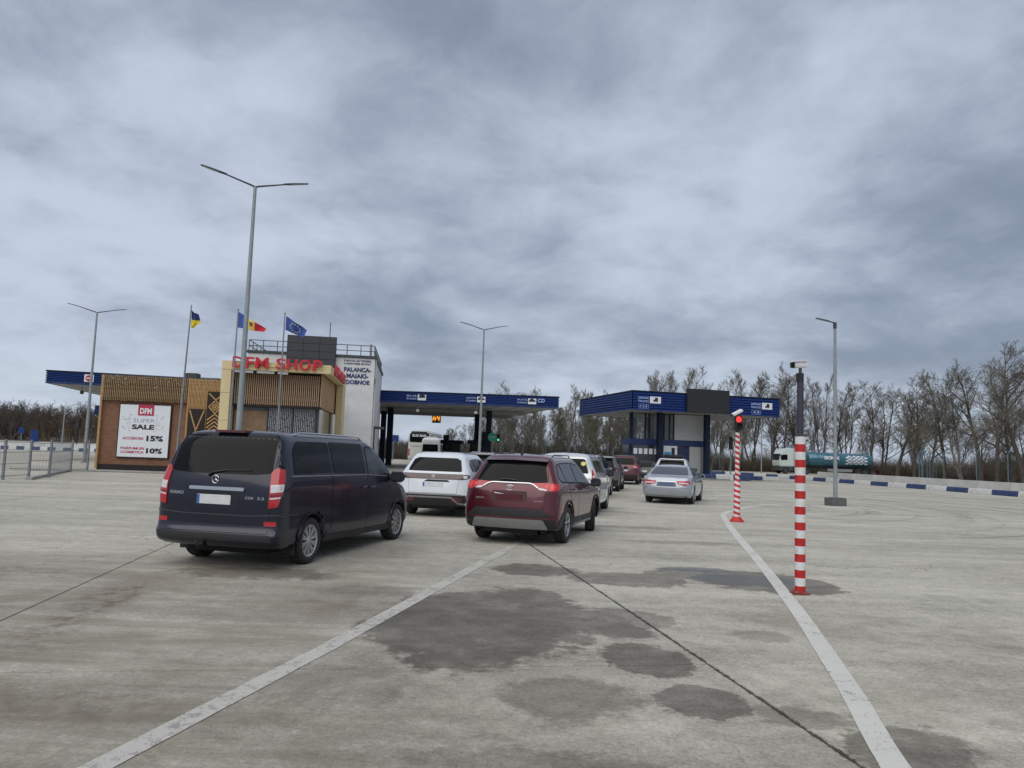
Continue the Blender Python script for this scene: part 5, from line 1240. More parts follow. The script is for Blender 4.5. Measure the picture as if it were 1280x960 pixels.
MB().box(5.13, 7.95, 0, 5, 3.22, 5.38).build('upper_wall', gr, BT); up = MB().box(1.2, 5.12, .06, .10, 3.22, 5.38).build('upper_window', PANE, BT); MB().box(1.15, 5.12, 0, 1.6, 3.211, 3.219).build('upper_floor', M['darkgrey'], BT)
MB().box(1.12, 1.36, -.02, .24, .15, 5.38).build('corner_column', M['navy'], BT)
for x in (2.5, 2.85, 3.6, 4.2, 4.7, 5.09): MB().box(x-.05, x+.05, .02, .14, 3.22, 5.38).build('mullion', M['navy'], BT)
MB().box(2.9, 5.1, .11, .14, 3.22, 3.9).build('balustrade_glass', mat('pale_glass', (.25,.28,.30), .1, coat=.5), BT)
MB().box(2.9, 3.5, 1.2, 1.4, 3.3, 4.0).build('wall_poster', M['signwhite'], BT); MB().box(4.35, 4.6, 1.2, 1.4, 3.3, 4.3).build('wall_poster', gr, BT)
MB().box(1.1, 7.98, -.06, 1.7, 2.72, 3.21).build('storey_band', mat('navy_blue_band', (.012,.03,.12), .45), BT, bevel=.02)
MB().box(1.15, 5.0, 0, 1.6, .15, 2.71).build('glazed_wall', mat('booth_glass', (.03,.04,.06), .12, coat=.5), BT)
MB().box(1.15, 3.95, -.05, 0, .15, 1.90).build('dark_panel', M['darkgrey'], BT)
for i in range(5): MB().box(1.45+i*.46, 1.45+i*.46+.32, -.03, -.005, 1.95, 2.42).build('notice_sheet', M['signwhite'], BT)
po = MB().box(4.15, 5.38, -.06, -.01, 1.2, 2.71).build('poster', M['signwhite'], BT); MB().box(4.2, 4.8, -.075, -.062, 1.3, 2.2).build('blue_print', mat('sky_blue_print', (.03,.30,.60), .5), po); MB().box(4.85, 5.15, -.075, -.062, 1.9, 2.55).build('black_print', M['signink'], po)
MB().box(5.5, 6.5, -.05, 0, .15, 2.6).build('door', mat('dark_blue_door', (.012,.022,.09), .4), BT, bevel=.01); MB().box(6.55, 7.6, 0, 5, .15, 2.71).build('side_wall', gr, BT); MB().box(7.62, 7.95, -.1, 5, .15, 2.71).build('corner_panel', M['silver'], BT)
MB().box(.6, 9.5, -1.6, 5.6, 0, .14).build('island', M['conc'], BT, bevel=.02)
# small dark booths below the long canopy
for i, (x, y, lb) in enumerate(((-6.2, 80, 'dark control booth beside the white minibus'), (-3.0, 74, 'dark control booth behind the middle lamp post'))):
    bb = thing('control_booth', lb, 'booth', (x, y, 0), 0, 'control booths under the long canopy')
    MB().box(-.9, .9, 0, 2.4, .15, 1.2).build('lower_wall', M['navy'], bb); MB().box(-.86, .86, .04, 2.36, 1.2, 2.35).build('glass', M['glass'], bb)
    MB().box(-1.15, 1.15, -.25, 2.6, 2.35, 2.75).build('roof', M['navy'], bb, bevel=.03)
    for sx in (-.88, 0, .88): MB().box(sx-.04, sx+.04, -.02, .04, 1.2, 2.35).build('mullion', M['navy'], bb)
    if i: MB().box(.2, .9, 0, .6, 2.75, 3.6).build('roof_unit', M['black'], bb, bevel=.05)
    else: MB().box(-.9, -.3, 0, .6, 2.75, 3.3).build('roof_unit', M['black'], bb, bevel=.05)
gs = thing('round_sign', 'round green sign on a post by the middle canopy column', 'sign', (-1.55, 66.0, 0))
MB().tube([(0, .05, 0), (0, .05, 2.8)], .035, 8).build('post', M['lampgrey'], gs); d_ = MB().lathe([(.40, 0), (.40, .03)], 28, (0, 0, 2.95), 'Y').build('disc', M['green'], gs)
MB().box(-.28, .28, -.012, -.002, 2.91, 2.99).build('white_bar', M['signgrey'], d_)
gl_ = thing('traffic_light', 'green traffic light beside the round green sign', 'traffic light', (-1.05, 67.0, 0)); MB().tube([(0, .1, 0), (0, .1, 2.6)], .04, 8).build('post', M['darkgrey'], gl_)
MB().box(-.16, .16, 0, .2, 2.55, 3.3).build('housing', M['black'], gl_, bevel=.03); MB().lathe([(.10, 0), (.10, -.02)], 16, (0, 0, 2.75), 'Y').build('lit_lens', M['greenlamp'], gl_); MB().lathe([(.10, 0), (.10, -.02)], 16, (0, 0, 3.08), 'Y').build('dark_lens', M['matblack'], gl_)
bs = thing('road_sign', 'blue direction board seen under the long canopy left of the coach', 'sign', (-15.9, 105, 0)); MB().box(-1.1, .4, 0, .08, 2.6, 3.5).build('board', M['bluemetal'], bs); MB().tube([(-.3, .1, 0), (-.3, .1, 2.7)], .06, 6).build('post', M['lampgrey'], bs)
# ------------------------------------------------------------------ lamps, flags, posts
def lamp_head(x0, x1, z0, z1, parent):
    """slim LED head along local x from (x0,z0) to (x1,z1)"""
    b_ = MB(); n = 6; vs = []; fs = []
    for k in range(n+1):
        t = k/n; x = x0+(x1-x0)*t; z = z0+(z1-z0)*t; w_ = .035+.075*math.sin(math.pi*min(1, t*.85+.12))**.6; h_ = .028
        vs += [(x, -w_, z), (x, w_, z), (x, w_*.7, z+h_), (x, -w_*.7, z+h_)]
    for i in range(n):
        for q in range(4): fs.append((i*4+q, i*4+(q+1) % 4, (i+1)*4+(q+1) % 4, (i+1)*4+q))
    fs += [(3, 2, 1, 0), (n*4, n*4+1, n*4+2, n*4+3)]; b_.add(vs, fs); o = b_.build('lamp_head', M['darkgrey'], parent, True)
    def zz(q): return z0+(z1-z0)*q
    xa, xb = x0+(x1-x0)*.3, x0+(x1-x0)*.9; MB().prism([(xa, zz(.3)-.008), (xb, zz(.9)-.008), (xb, zz(.9)+.004), (xa, zz(.3)+.004)], -.055, .055).build('led_panel', M['signgrey'], o)
    return o
def twin_lamp(x, y, h_, yaw, label):
    t = thing('street_lamp', label, 'street lamp', (x, y, 0), R(yaw), 'twin-arm street lamps')
    MB().lathe([(.125, 0), (.115, 1.0), (.085, 5), (.055, h_)], 14).build('pole', M['lampgrey'], t, True)
    MB().box(-.22, .22, -.22, .22, 0, .04).build('base_plate', M['darkgrey'], t); MB().box(.115, .14, -.06, .06, .5, .95).build('service_door', M['lampgrey'], t, bevel=.005)
    for s in (-1, 1):
        MB().tube([(0, 0, h_-.05), (s*.10, 0, h_), (s*1.0, 0, h_+.24)], [.035, .034, .025], 8).build('arm', M['darkgrey'], t, True); lamp_head(s*.95, s*1.80, h_+.23, h_+.40, t)
twin_lamp(-9.22, 25.6, 10.66, 25, 'tall twin-arm street lamp standing behind the dark blue van')
twin_lamp(-28.6, 51.0, 10.25, 28, 'twin-arm street lamp left of the brown shop wing')
twin_lamp(-2.16, 54.0, 10.5, 16, 'twin-arm street lamp in the middle, in front of the long canopy')
t = thing('street_lamp', 'single-arm street lamp on a dark block plinth, on the right of the yard', 'street lamp', (13.47, 31.2, 0), R(9))
MB().box(-.35, .35, -.26, .26, 0, .32).build('plinth', mat('dark_concrete_plinth', (.10,.105,.11), .85, bump=.4, dirt=.3), t, bevel=.02)
MB().lathe([(.085, .32), (.075, 2), (.055, 7.45)], 14).build('pole', M['lampgrey'], t, True); MB().box(-.15, .15, -.15, .15, .32, .345).build('base_plate', M['steel'], t)
MB().box(-.055, .055, -.055, .055, 7.35, 7.62).build('arm_bracket', M['darkgrey'], t, bevel=.01); MB().tube([(0, 0, 7.60), (-.30, 0, 7.66)], .028, 8).build('arm', M['darkgrey'], t, True)
lamp_head(-.28, -.86, 7.65, 7.74, t)
t = thing('street_lamp', 'thin single-arm street lamp far away behind the metal fence', 'street lamp', (-54.5, 92, 0), 0)
MB().lathe([(.10, 0), (.05, 5.1)], 8).build('pole', M['lampgrey'], t, True); MB().tube([(0, 0, 5.1), (.3, 0, 5.3), (1.2, 0, 5.6)], .04, 6).build('arm', M['lampgrey'], t); lamp_head(.9, 1.6, 5.5, 5.65, t)
def flag_pole(x, y, h_, label, tilt=0.0):
    t = thing('flagpole', label, 'flagpole', (x, y, 0), 0, 'flagpoles in front of the shop', rot=(0, R(tilt), 0))
    MB().lathe([(.055, 0), (.05, 3), (.028, h_)], 10).build('pole', M['steel'], t, True); MB().lathe([(.001, h_), (.05, h_+.04), (.001, h_+.09)], 10, cap=False).build('finial', M['steel'], t, True)
    MB().box(-.14, .14, -.14, .14, 0, .03).build('base_plate', M['darkgrey'], t); return t
flag_pole(-15.42, 35, 8.0, 'flagpole of the blue and yellow flag, leftmost of three', 1.4); flag_pole(-13.05, 35, 7.9, 'flagpole of the blue, yellow and red flag, partly behind the tall lamp', .3); flag_pole(-10.80, 35, 7.8, 'flagpole of the all-blue starred flag, rightmost of three', 0)
def flag(name_, label, x, y, z, fn, nu, nv, cols, extra=None):
    """fn(u,v) -> (x,y,z); cols(u,v) -> material key; cloth is a thin closed sheet per colour field"""
    t = thing('flag', label, 'flag', (x, y, z), 0, 'flags in front of the shop'); groups = {}
    for i in range(nu):
        for j in range(nv): groups.setdefault(cols((i+.5)/nu, (j+.5)/nv), []).append((i, j))
    for c, cells in groups.items():
        idx = {}; vs = []; fs = []
        def vid(i, j, k):
            if (i, j, k) not in idx:
                p = fn(i/nu, j/nv); idx[(i, j, k)] = len(vs); vs.append((p[0], p[1]+k*.012, p[2]))
            return idx[(i, j, k)]
        for i, j in cells:
            fs.append((vid(i, j, 0), vid(i+1, j, 0), vid(i+1, j+1, 0), vid(i, j+1, 0))); fs.append((vid(i, j, 1), vid(i, j+1, 1), vid(i+1, j+1, 1), vid(i+1, j, 1)))
            for (di, dj, a, b_) in ((-1, 0, (i, j), (i, j+1)), (1, 0, (i+1, j+1), (i+1, j)), (0, -1, (i+1, j), (i, j)), (0, 1, (i, j+1), (i+1, j+1))):
                if (i+di, j+dj) not in cells: fs.append((vid(*a, 0), vid(*b_, 0), vid(*b_, 1), vid(*a, 1)))
        rawmesh('cloth_field', vs, fs, FL[c], t, True)
    if extra: extra(t)
    return t
FL = dict(blue=mat('flag_blue', (.045,.085,.34), .8, var=.15), navy=mat('flag_navy', (.018,.03,.13), .8, var=.15), yellow=mat('flag_yellow', (.70,.56,.03), .8), gold=mat('flag_gold', (.70,.48,.10), .8), red=mat('flag_red', (.50,.02,.045), .8), eu=mat('flag_deep_blue', (.03,.065,.27), .8, var=.2), crest=mat('crest_brown', (.10,.06,.03), .8), star=mat('flag_star', (.45,.45,.30), .8))
# hanging blue over yellow flag, bunched against the pole
def f1(u, v): # u across, v down
    wdt = .34+.10*math.sin(v*math.pi)*(.6+v); return (.02+u*(wdt if v < .62 else wdt*(1.1-(v-.62)*1.2)), .06*math.sin(u*9+v*2), -.05-v*.82-.22*u*(1-v)-.03*math.sin(u*5))
flag('flag', 'blue over yellow flag hanging limp on the leftmost flagpole', -15.22, 35, 7.88, f1, 10, 14, lambda u, v: 'navy' if v < .5 else 'yellow')
def quad(A, B, C_, D_, amp=.05, ph=0):
    def fn(u, v):
        top = (A[0]+(B[0]-A[0])*u, A[1]+(B[1]-A[1])*u); bot = (D_[0]+(C_[0]-D_[0])*u, D_[1]+(C_[1]-D_[1])*u)
        return (top[0]+(bot[0]-top[0])*v, amp*math.sin(u*8+v*2+ph)*(.3+u), top[1]+(bot[1]-top[1])*v+.03*math.sin(u*9+ph)*(.2+u)*(.5))
    return fn
px = 35/940
f2 = quad((0, 0), (35*px, -20*px), (34*px, -25*px), (0, -20*px), .08)
def crest(t):
    b_ = MB(); c = [f2(u, v) for u, v in ((.42, .25), (.55, .22), (.54, .55), (.46, .65))]
    b_.add([(p[0], p[1]-.02, p[2]) for p in c]+[(p[0], p[1]-.008, p[2]) for p in c], [(0, 1, 2, 3), (7, 6, 5, 4)]); b_.build('crest', FL['crest'], t)
flag('flag', 'blue, yellow and red flag blowing behind the tall lamp pole', -12.98, 35, 7.83, f2, 21, 8, lambda u, v: 'blue' if u < .36 else 'gold' if u < .62 else 'red', crest)
f3 = quad((0, 0), (27*px, -17*px), (25*px, -27*px), (0, -18*px), .10, 1.0)
def stars(t):
    b_ = MB()
    for k in range(12):
        a = 2*math.pi*k/12; p = f3(.48+.22*math.cos(a), .52+.32*math.sin(a)); pts = []
        for q in range(10):
            r_ = .045 if q % 2 == 0 else .018; th = math.pi/2+math.pi*q/5; pts.append((p[0]+r_*math.cos(th), p[2]+r_*math.sin(th)))
        b_.prism(pts, p[1]-.03, p[1]-.012)
    b_.build('star_ring', FL['star'], t)
flag('flag', 'blue flag with a ring of stars on the rightmost flagpole', -10.74, 35, 7.72, f3, 18, 10, lambda u, v: 'eu', stars)

# camera post, red and white bands
t = thing('camera_post', 'nearest red and white banded post carrying a camera on a dark pole', 'camera post', (3.89, 10.10, 0))
nb = 20; hb = 2.065/nb
for i in range(nb):
    m = M['redpaint'] if i % 2 == 0 else M['whitepost']; MB().lathe([(.068, i*hb+.03*(i == 0)), (.068, (i+1)*hb)], 20, cap=(i in (0, nb-1))).build('painted_band', m, t, True)
MB().lathe([(.13, 0), (.13, .018), (.075, .03)], 20).build('base_plate', mat('rusty_red_base', (.22,.03,.02), .8, var=.3, scale=20, dirt=.4), t)
for a in range(4): MB().lathe([(.014, .018), (.014, .04)], 6, (.105*math.cos(a*math.pi/2+.78), .105*math.sin(a*math.pi/2+.78), 0)).build('bolt', M['steel'], t)
MB().lathe([(.070, 2.065), (.072, 2.085), (.045, 2.10)], 20).build('collar', M['darkgrey'], t, True)
MB().lathe([(.043, 2.08), (.043, 2.92)], 16).build('upper_pole', mat('dark_violet_grey_pole', (.035,.035,.055), .5), t, True)
MB().box(-.05, .035, -.045, .045, 2.80, 2.92).build('bracket', M['black'], t, bevel=.01); MB().tube([(0, 0, 2.9), (.0, 0, 3.0)], .022, 8).build('swivel', M['darkgrey'], t)
ch = thing('cctv_camera', 'white cctv camera pointing left on top of the banded camera post', 'camera', (3.89, 10.10, 3.03), R(160), rot=(R(-4), R(6), R(203)))
MB().box(-.10, .13, -.045, .045, -.04, .045).build('housing', M['white'], ch, True, bevel=.018, seg=3); MB().box(-.11, .165, -.052, .052, .046, .058).build('sun_shield', M['white'], ch, True, bevel=.004)
MB().box(.128, .150, -.040, .040, -.035, .040).build('front_glass', M['glass'], ch, bevel=.008); MB().lathe([(.022, .150), (.022, .156)], 14, (0, 0, 0), 'X').build('lens', M['black'], ch)
# spiral striped post with red signal
def spiral_mat():
    m = bpy.data.materials.new('red_white_spiral_tape'); m.use_nodes = True; tt = m.node_tree; p = tt.nodes['Principled BSDF']
    g = N(tt, 'ShaderNodeTexCoord'); sp = N(tt, 'ShaderNodeSeparateXYZ'); tt.links.new(g.outputs['Object'], sp.inputs[0])
    a = mathn(tt, 'ARCTAN2', sp.outputs[1], sp.outputs[0]); v = mathn(tt, 'SINE', mathn(tt, 'ADD', a, mathn(tt, 'MULTIPLY', sp.outputs[2], 41.0)))
    c = mixc(tt, mathn(tt, 'GREATER_THAN', v, .0), (.66, .64, .63), (.50, .02, .025)); c = mixc(tt, smooth(tt, noise(tt, g.outputs['Object'], 14, 6, .7), .5, .75, 0, .35), c, (.25, .22, .2)); tt.links.new(c, p.inputs['Base Color'])
    p.inputs['Roughness'].default_value = .45; return m
spm = spiral_mat()
t = thing('signal_post', 'spiral red and white taped post with a lit red signal at the white line bend', 'signal post', (6.45, 21.37, 0))
MB().lathe([(.20, 0), (.20, .02), (.15, .08), (.10, .14)], 16).build('base_cone', M['redpaint'], t, True); MB().lathe([(.092, .12), (.086, 1.12), (.06, 1.16)], 18).build('lower_sleeve', spm, t, True)
MB().lathe([(.064, 1.14), (.060, 2.50)], 16).build('upper_sleeve', spm, t, True); MB().lathe([(.04, 2.5), (.04, 2.62)], 10).build('neck', M['black'], t)
sg = put(bpy.data.objects.new('signal_head', None), t); sg.location = (0, -.04, 2.55)
MB().box(-.10, .10, -.06, .10, 0, .44).build('housing', M['black'], sg, bevel=.02)
for z, m in ((.32, M['redlamp']), (.12, M['matblack'])):
    MB().lathe([(.082, -.062), (.078, -.075), (.001, -.085)], 20, (0, 0, z), 'Y', False).build('lens', m, sg, True)
    v = MB(); vs = []; fs = []
    for k in range(13):
        a = math.pi*k/12*1.2-.1*math.pi; vs += [(.092*math.cos(a), -.06, z+.092*math.sin(a)), (.092*math.cos(a), -.16, z+.092*math.sin(a))]
    v.add(vs, [(2*k, 2*k+1, 2*k+3, 2*k+2) for k in range(12)]); v.build('visor', M['black'], sg, True)
fl = thing('floodlight', 'tilted white box light on top of the red signal', 'floodlight', (6.47, 21.35, 3.08), 0, rot=(R(10), R(-28), R(12)))
MB().box(-.22, .12, -.07, .07, -.035, .045).build('case', M['white'], fl, True, bevel=.02); MB().box(-.235, -.22, -.055, .055, -.03, .035).build('front_glass', M['glass'], fl); MB().box(-.02, .02, -.02, .02, -.1, -.03).build('bracket', M['darkgrey'], fl)
t = thing('traffic_light', 'unlit traffic light on a thin grey pole at the end of the booth island', 'traffic light', (18.9, 64.5, 0))
MB().lathe([(.06, 0), (.06, 2.9)], 10).build('pole', M['lampgrey'], t, True); MB().box(-.16, .16, -.12, .12, 2.6, 3.7).build('housing', M['black'], t, bevel=.03)
for k in range(3): MB().lathe([(.10, -.125), (.10, -.14)], 14, (0, 0, 2.8+k*.33), 'Y').build('lens', M['matblack'], t)
t = thing('sign_pole', 'thin tall bare pole beyond the kerb left of the white cab lorry', 'pole', (28.2, 84.5, 0)); MB().lathe([(.07, 0), (.05, 8)], 8).build('pole', M['lampgrey'], t, True)
t = thing('traffic_light', 'small black signal far away behind the metal fence', 'traffic light', (-55.0, 96, 0))
MB().lathe([(.08, 0), (.08, 3)], 8).build('pole', M['matblack'], t, True); MB().box(-.25, .25, -.2, .2, 2.7, 4.0).build('housing', M['black'], t, bevel=.05)
t = thing('road_sign', 'blue board sign far away beside the thin lamp', 'sign', (-56.5, 90, 0)); MB().box(-.6, .25, 0, .08, .9, 2.3).build('board', M['bluemetal'], t); MB().tube([(-.2, .1, 0), (-.2, .1, 1)], .05, 6).build('post', M['lampgrey'], t)
t = thing('road_sign', 'small blue sign on a post far away, in front of the bare wood', 'sign', (-68, 105, 0)); MB().box(-.4, .4, 0, .08, 1.9, 2.7).build('board', M['bluemetal'], t); MB().tube([(0, .1, 0), (0, .1, 2)], .05, 6).build('post', M['lampgrey'], t)

# ------------------------------------------------------------------ kerbs and barriers
def polyline_pts(pts, step):
    P_ = [Vector(p) for p in spline(pts, 10)]; out = [P_[0]]; acc = 0
    for a, b_ in zip(P_, P_[1:]):
        d = (b_-a).length
        while acc+d >= step:
            f = (step-acc)/d; a = a+(b_-a)*f; out.append(a.copy()); d = (b_-a).length; acc = 0
        acc += d
    return out
def kerb(pts, step, wd, hh, parent, first=0, mats=('bluepaint', 'kerbwhite')):
    q = polyline_pts(pts, step); mes = {}
    for i, (a, b_) in enumerate(zip(q, q[1:])):
        L = step-.02; key = mats[(i+first) % 2]
        if key not in mes:
            me = MB().prism([(-wd/2, 0), (wd/2, 0), (wd/2-.03, hh*.75), (wd/2-.06, hh), (-wd/2+.06, hh), (-wd/2+.03, hh*.75)], -L/2, L/2, 'Y').mesh('kerb_block', bevel=.015, seg=1)
            me.materials.append(M[key]); mes[key] = me
        o = put(bpy.data.objects.new('kerb_block', mes[key]), parent); m = (a+b_)/2; d = b_-a; o.location = (m.x, m.y, 0); o.rotation_euler = (0, 0, math.atan2(d.y, d.x)-math.pi/2)
KR = [(37, 34), (34.8, 41.5), (33.2, 48), (32.5, 53), (32.0, 57), (31.0, 63), (30.1, 68), (29.4, 73), (28.4, 79), (26.6, 85), (23.6, 89), (19, 92), (12, 94.5)]
kt = thing('painted_kerb', 'low blue and white block kerb curving along the right edge of the yard', 'kerb'); kerb(KR, 2.2, .40, .35, kt, 1)
kt2 = thing('painted_kerb', 'blue and white kerb at the end of the booth island', 'kerb'); kerb([(15.6, 62.6), (17.6, 63.1), (21.6, 64.1)], 1.6, .5, .5, kt2, 0); kerb([(19.5, 66.8), (25, 68.3)], 1.6, .4, .35, kt2, 1)
kt3 = thing('painted_kerb', 'far blue and white kerb behind the metal fence on the left', 'kerb'); kerb([(-85, 84), (-60, 86), (-38, 88)], .85, .4, .40, kt3, 0)
def wall_along(name, pts, off, wd, z1, m, label, cat, seg=3.0):
    t = thing(name, label, cat); q = polyline_pts(pts, seg); 
    for a, b_ in zip(q, q[1:]):
        d = (b_-a).normalized(); n = Vector((d.y, -d.x))*off; L = (b_-a).length-.015
        o = MB().prism([(-wd/2, 0), (wd/2, 0), (wd/2, z1*.35), (wd/2-.07, z1), (-wd/2+.07, z1), (-wd/2, z1*.35)], -L/2, L/2).build('barrier_segment', m, t, bevel=.02); c = (a+b_)/2+n
        o.location = (c.x, c.y, 0); o.rotation_euler = (0, 0, math.atan2(d.y, d.x)-math.pi/2)
    return t
wall_along('concrete_barrier', [(38.8, 34), (35.9, 43), (34.4, 50), (33.4, 57), (32.4, 63), (31.3, 70), (30.7, 76)], 0, .45, .86, M['barrier'], 'pale concrete barrier behind the striped kerb, below the tanker lorry', 'barrier')
wall_along('concrete_barrier', [(-95, 88), (-60, 91), (-30, 94)], 0, .5, .78, M['kerbwhite'], 'far white barrier wall in front of the wooded hill on the left', 'barrier')
# tall posts with wires behind the barrier
fp = [(44, 34), (40.8, 44), (38.8, 52), (37.2, 60), (36.0, 66), (41, 74), (46.5, 82)]
fence = thing('wire_fence', 'tall wire fence with blue-grey angled posts behind the concrete barrier', 'fence'); q = polyline_pts(fp, 3.0)
pme = MB().tube([(0, 0, 0), (0, 0, 2.9), (.25, 0, 3.25)], .045, 6).mesh('fence_post', True); pme.materials.append(mat('blue_grey_post', (.07,.13,.17), .5))
for p in q: o = put(bpy.data.objects.new('fence_post', pme), fence); o.location = (p.x, p.y, 0)
wr = MB()
for a, b_ in zip(q, q[1:]):
    for z in (.9, 1.3, 1.7, 2.1, 2.5, 2.85): wr.tube([(a.x, a.y, z), (b_.x, b_.y, z)], .006, 3, False)
wr.build('wire', M['darkgrey'], fence)
f2_ = thing('picket_fence', 'dark wire mesh fence far behind the queue, in front of the bare trees', 'fence'); q = polyline_pts([(-16, 104), (5, 101), (20, 101), (30, 103)], 3.0)
for p in q: o = put(bpy.data.objects.new('fence_post', pme), f2_); o.location = (p.x, p.y, -.45)
wr = MB()
for a, b_ in zip(q, q[1:]):
    for z in (.2, 1.2, 2.3): wr.tube([(a.x, a.y, z), (b_.x, b_.y, z)], .012, 3, False)
    for k in range(15): c = a+(b_-a)*k/15; wr.tube([(c.x, c.y, .1), (c.x, c.y, 2.4)], .010, 3, False)
o = wr.build('fence_mesh', M['darkgrey'], f2_); o['kind'] = 'stuff'
# metal fence at the left
lf = thing('metal_fence', 'grey metal fence with mesh gate left of the brown shop wing', 'fence')
pts = [(-19.0, 25.6), (-19.2, 28.7), (-19.3, 30.5), (-18.95, 31.0), (-21.1, 35.9), (-21.35, 38.2)]
posts = [(-19.05, 28.6), (-19.35, 30.6), (-18.9, 31.2), (-21.15, 36.6), (-21.3, 38.3), (-19.4, 25.4)]
pme2 = MB().box(-.04, .04, -.04, .04, 0, 1.52).mesh('fence_post', bevel=.006, seg=1); pme2.materials.append(M['steel'])
for x, y in posts: o = put(bpy.data.objects.new('fence_post', pme2), lf); o.location = (x, y, 0)
def mesh_panel(a, b_, parent, z0=.12, z1=1.42, nm='mesh_panel'):
    a = Vector(a); b_ = Vector(b_); w_ = MB()
    for z in (z0, z0+(z1-z0)*.36, z0+(z1-z0)*.70, z1): w_.tube([(a.x, a.y, z), (b_.x, b_.y, z)], .012, 4, False)
    n = max(2, int((b_-a).length/.10))
    for k in range(n): c = a+(b_-a)*k/n; w_.tube([(c.x, c.y, z0), (c.x, c.y, z1)], .004, 3, False)
    w_.build(nm, M['steel'], parent)
for a, b_ in (((-19.4, 25.4), (-19.05, 28.6)), ((-19.05, 28.6), (-19.35, 30.6)), ((-18.9, 31.2), (-21.15, 36.6)), ((-21.15, 36.6), (-21.3, 38.3)), ((-19.4, 25.4), (-21.5, 20))): mesh_panel(a, b_, lf)
mesh_panel((-19.32, 30.62), (-18.95, 31.18), lf, .3, 1.4, 'gate_leaf')
kb = MB().box(-.1, .1, -4.6, 4.6, 0, .10).build('kerb_strip', M['conc'], None); kb.location = (-20.0, 33.2, 0); kb.rotation_euler = (0, 0, R(22)); tag(kb, kind='structure')
# ------------------------------------------------------------------ bare trees
def branch_tubes(vs, fs, pts, r0, r1, n=3):
    m = len(pts); base = len(vs)
    for i, p in enumerate(pts):
        t = (pts[min(i+1, m-1)]-pts[max(i-1, 0)]).normalized(); up = Vector((0, 0, 1)) if abs(t.z) < .9 else Vector((1, 0, 0))
        a = t.cross(up).normalized(); b_ = t.cross(a); r_ = r0+(r1-r0)*i/(m-1)
        for k in range(n):
            th = 2*math.pi*k/n; vs.append(tuple(p+(a*math.cos(th)+b_*math.sin(th))*r_))
    for i in range(m-1):
        for k in range(n): k2 = (k+1) % n; fs.append((base+i*n+k, base+i*n+k2, base+(i+1)*n+k2, base+(i+1)*n+k))
def grow_branch(rn, p, d, L, bend, up, seg):
    pts = [p.copy()]; d = d.normalized()
    for i in range(seg):
        d = (d+Vector((rn.gauss(0, bend), rn.gauss(0, bend), rn.gauss(0, bend)+up))).normalized(); p = p+d*L/seg; pts.append(p)
    return pts
def tree_mesh(seed, H_, spread=.5, trunk_r=.2, low=.18, dense=1.0, levels=4, multi=1):
    rn = random.Random(seed); tv, tf, cv, cf = [], [], [], []
    stems = []
    for s in range(multi):
        d = Vector((rn.gauss(0, .16 if multi > 1 else .03), rn.gauss(0, .16 if multi > 1 else .03), 1)); p0 = Vector((rn.gauss(0, .2*(multi > 1)), rn.gauss(0, .2*(multi > 1)), -.05))
        pts = grow_branch(rn, p0, d, H_*rn.uniform(.80, .95), .07, .05, 9); branch_tubes(tv, tf, pts, trunk_r*(1 if multi == 1 else .7), .025, 7); stems.append(pts)
    def children(pts, L, lev, r_):
        m = len(pts)-1; n = {1: int(14*dense/multi**.5), 2: int(8*dense), 3: int(6*dense), 4: int(4*dense)}[lev]
        for i in range(n):
            f = (low if lev == 1 else .2)+(1-(low if lev == 1 else .2))*((i+rn.random())/n); q = min(f*m, m-.001); k = int(q); p = pts[k].lerp(pts[k+1], q-k); ax = (pts[k+1]-pts[k]).normalized()
            a = rn.uniform(0, 2*math.pi); side = Vector((math.cos(a), math.sin(a), 0)); side = (side-ax*side.dot(ax)).normalized()
            s_ = spread*rn.uniform(.75, 1.25)*(1 if lev == 1 else 1.1); d = ax*(1-s_*.45)+side*s_
            if lev == 1: LL = H_*rn.uniform(.30, .46)*(1-f*.62)
            else: LL = L*rn.uniform(.38, .70)*(1-f*.35)
            rr = max(.010, r_*(1-f*.6)*.5); seg = 5 if lev < 3 else 3; pp = grow_branch(rn, p, d, LL, .09 if lev < 3 else .07, .10 if lev < 3 else .10, seg)
            if lev == 1: branch_tubes(tv, tf, pp, rr, .014, 4)
            else: branch_tubes(cv, cf, pp, rr if lev == 2 else .012, .006 if lev > 2 else .010, 3)
            if lev < levels: children(pp, LL, lev+1, rr)
    for st in stems: children(st, H_, 1, trunk_r*(1 if multi == 1 else .7))
    return (tv, tf), (cv, cf)
def mk(name, g, m):
    me = bpy.data.meshes.new(name); me.from_pydata(g[0], [], g[1]); me.materials.append(m); return me
KINDS = []
for i, (H_, sp_, tr, lw, de, mu, bm2, tm2) in enumerate(((12, .60, .19, .22, 1.0, 1, 'bark2', 'twig'), (13, .42, .17, .15, 1.0, 3, 'bark', 'twig'), (10, .65, .15, .20, 1.0, 2, 'bark2', 'twig'), (12, .50, .16, .12, 1.0, 2, 'bark', 'twigg'), (13, .75, .24, .30, 1.05, 1, 'bark2', 'twig'), (9, .55, .12, .10, 1.0, 3, 'bark', 'twigg'))):
    a, b_ = tree_mesh(40+i, H_, sp_, tr, lw, de, 4, mu); KINDS.append((H_, mk('trunk', a, M[bm2]), mk('crown', b_, M[tm2])))
rt = random.Random(11)
looks = ['dark wide-crowned bare tree', 'pale many-stemmed bare tree', 'dark low forked bare tree', 'olive tinged bare tree', 'broad heavy-limbed bare tree', 'small bushy bare tree']
protos = {}
def put_tree(k, x, y, h_, label):
    H_, tm_, cm_ = KINDS[k]; t = thing('bare_tree', label, 'tree', (x, y, 0), rt.uniform(0, 6.28), 'bare trees beyond the yard'); s_ = h_/(H_*1.08); t.scale = (s_*rt.uniform(.95, 1.2),)*2+(s_,)
    for nm, me in (('trunk', tm_), ('crown', cm_)): put(bpy.data.objects.new(nm, me), t)
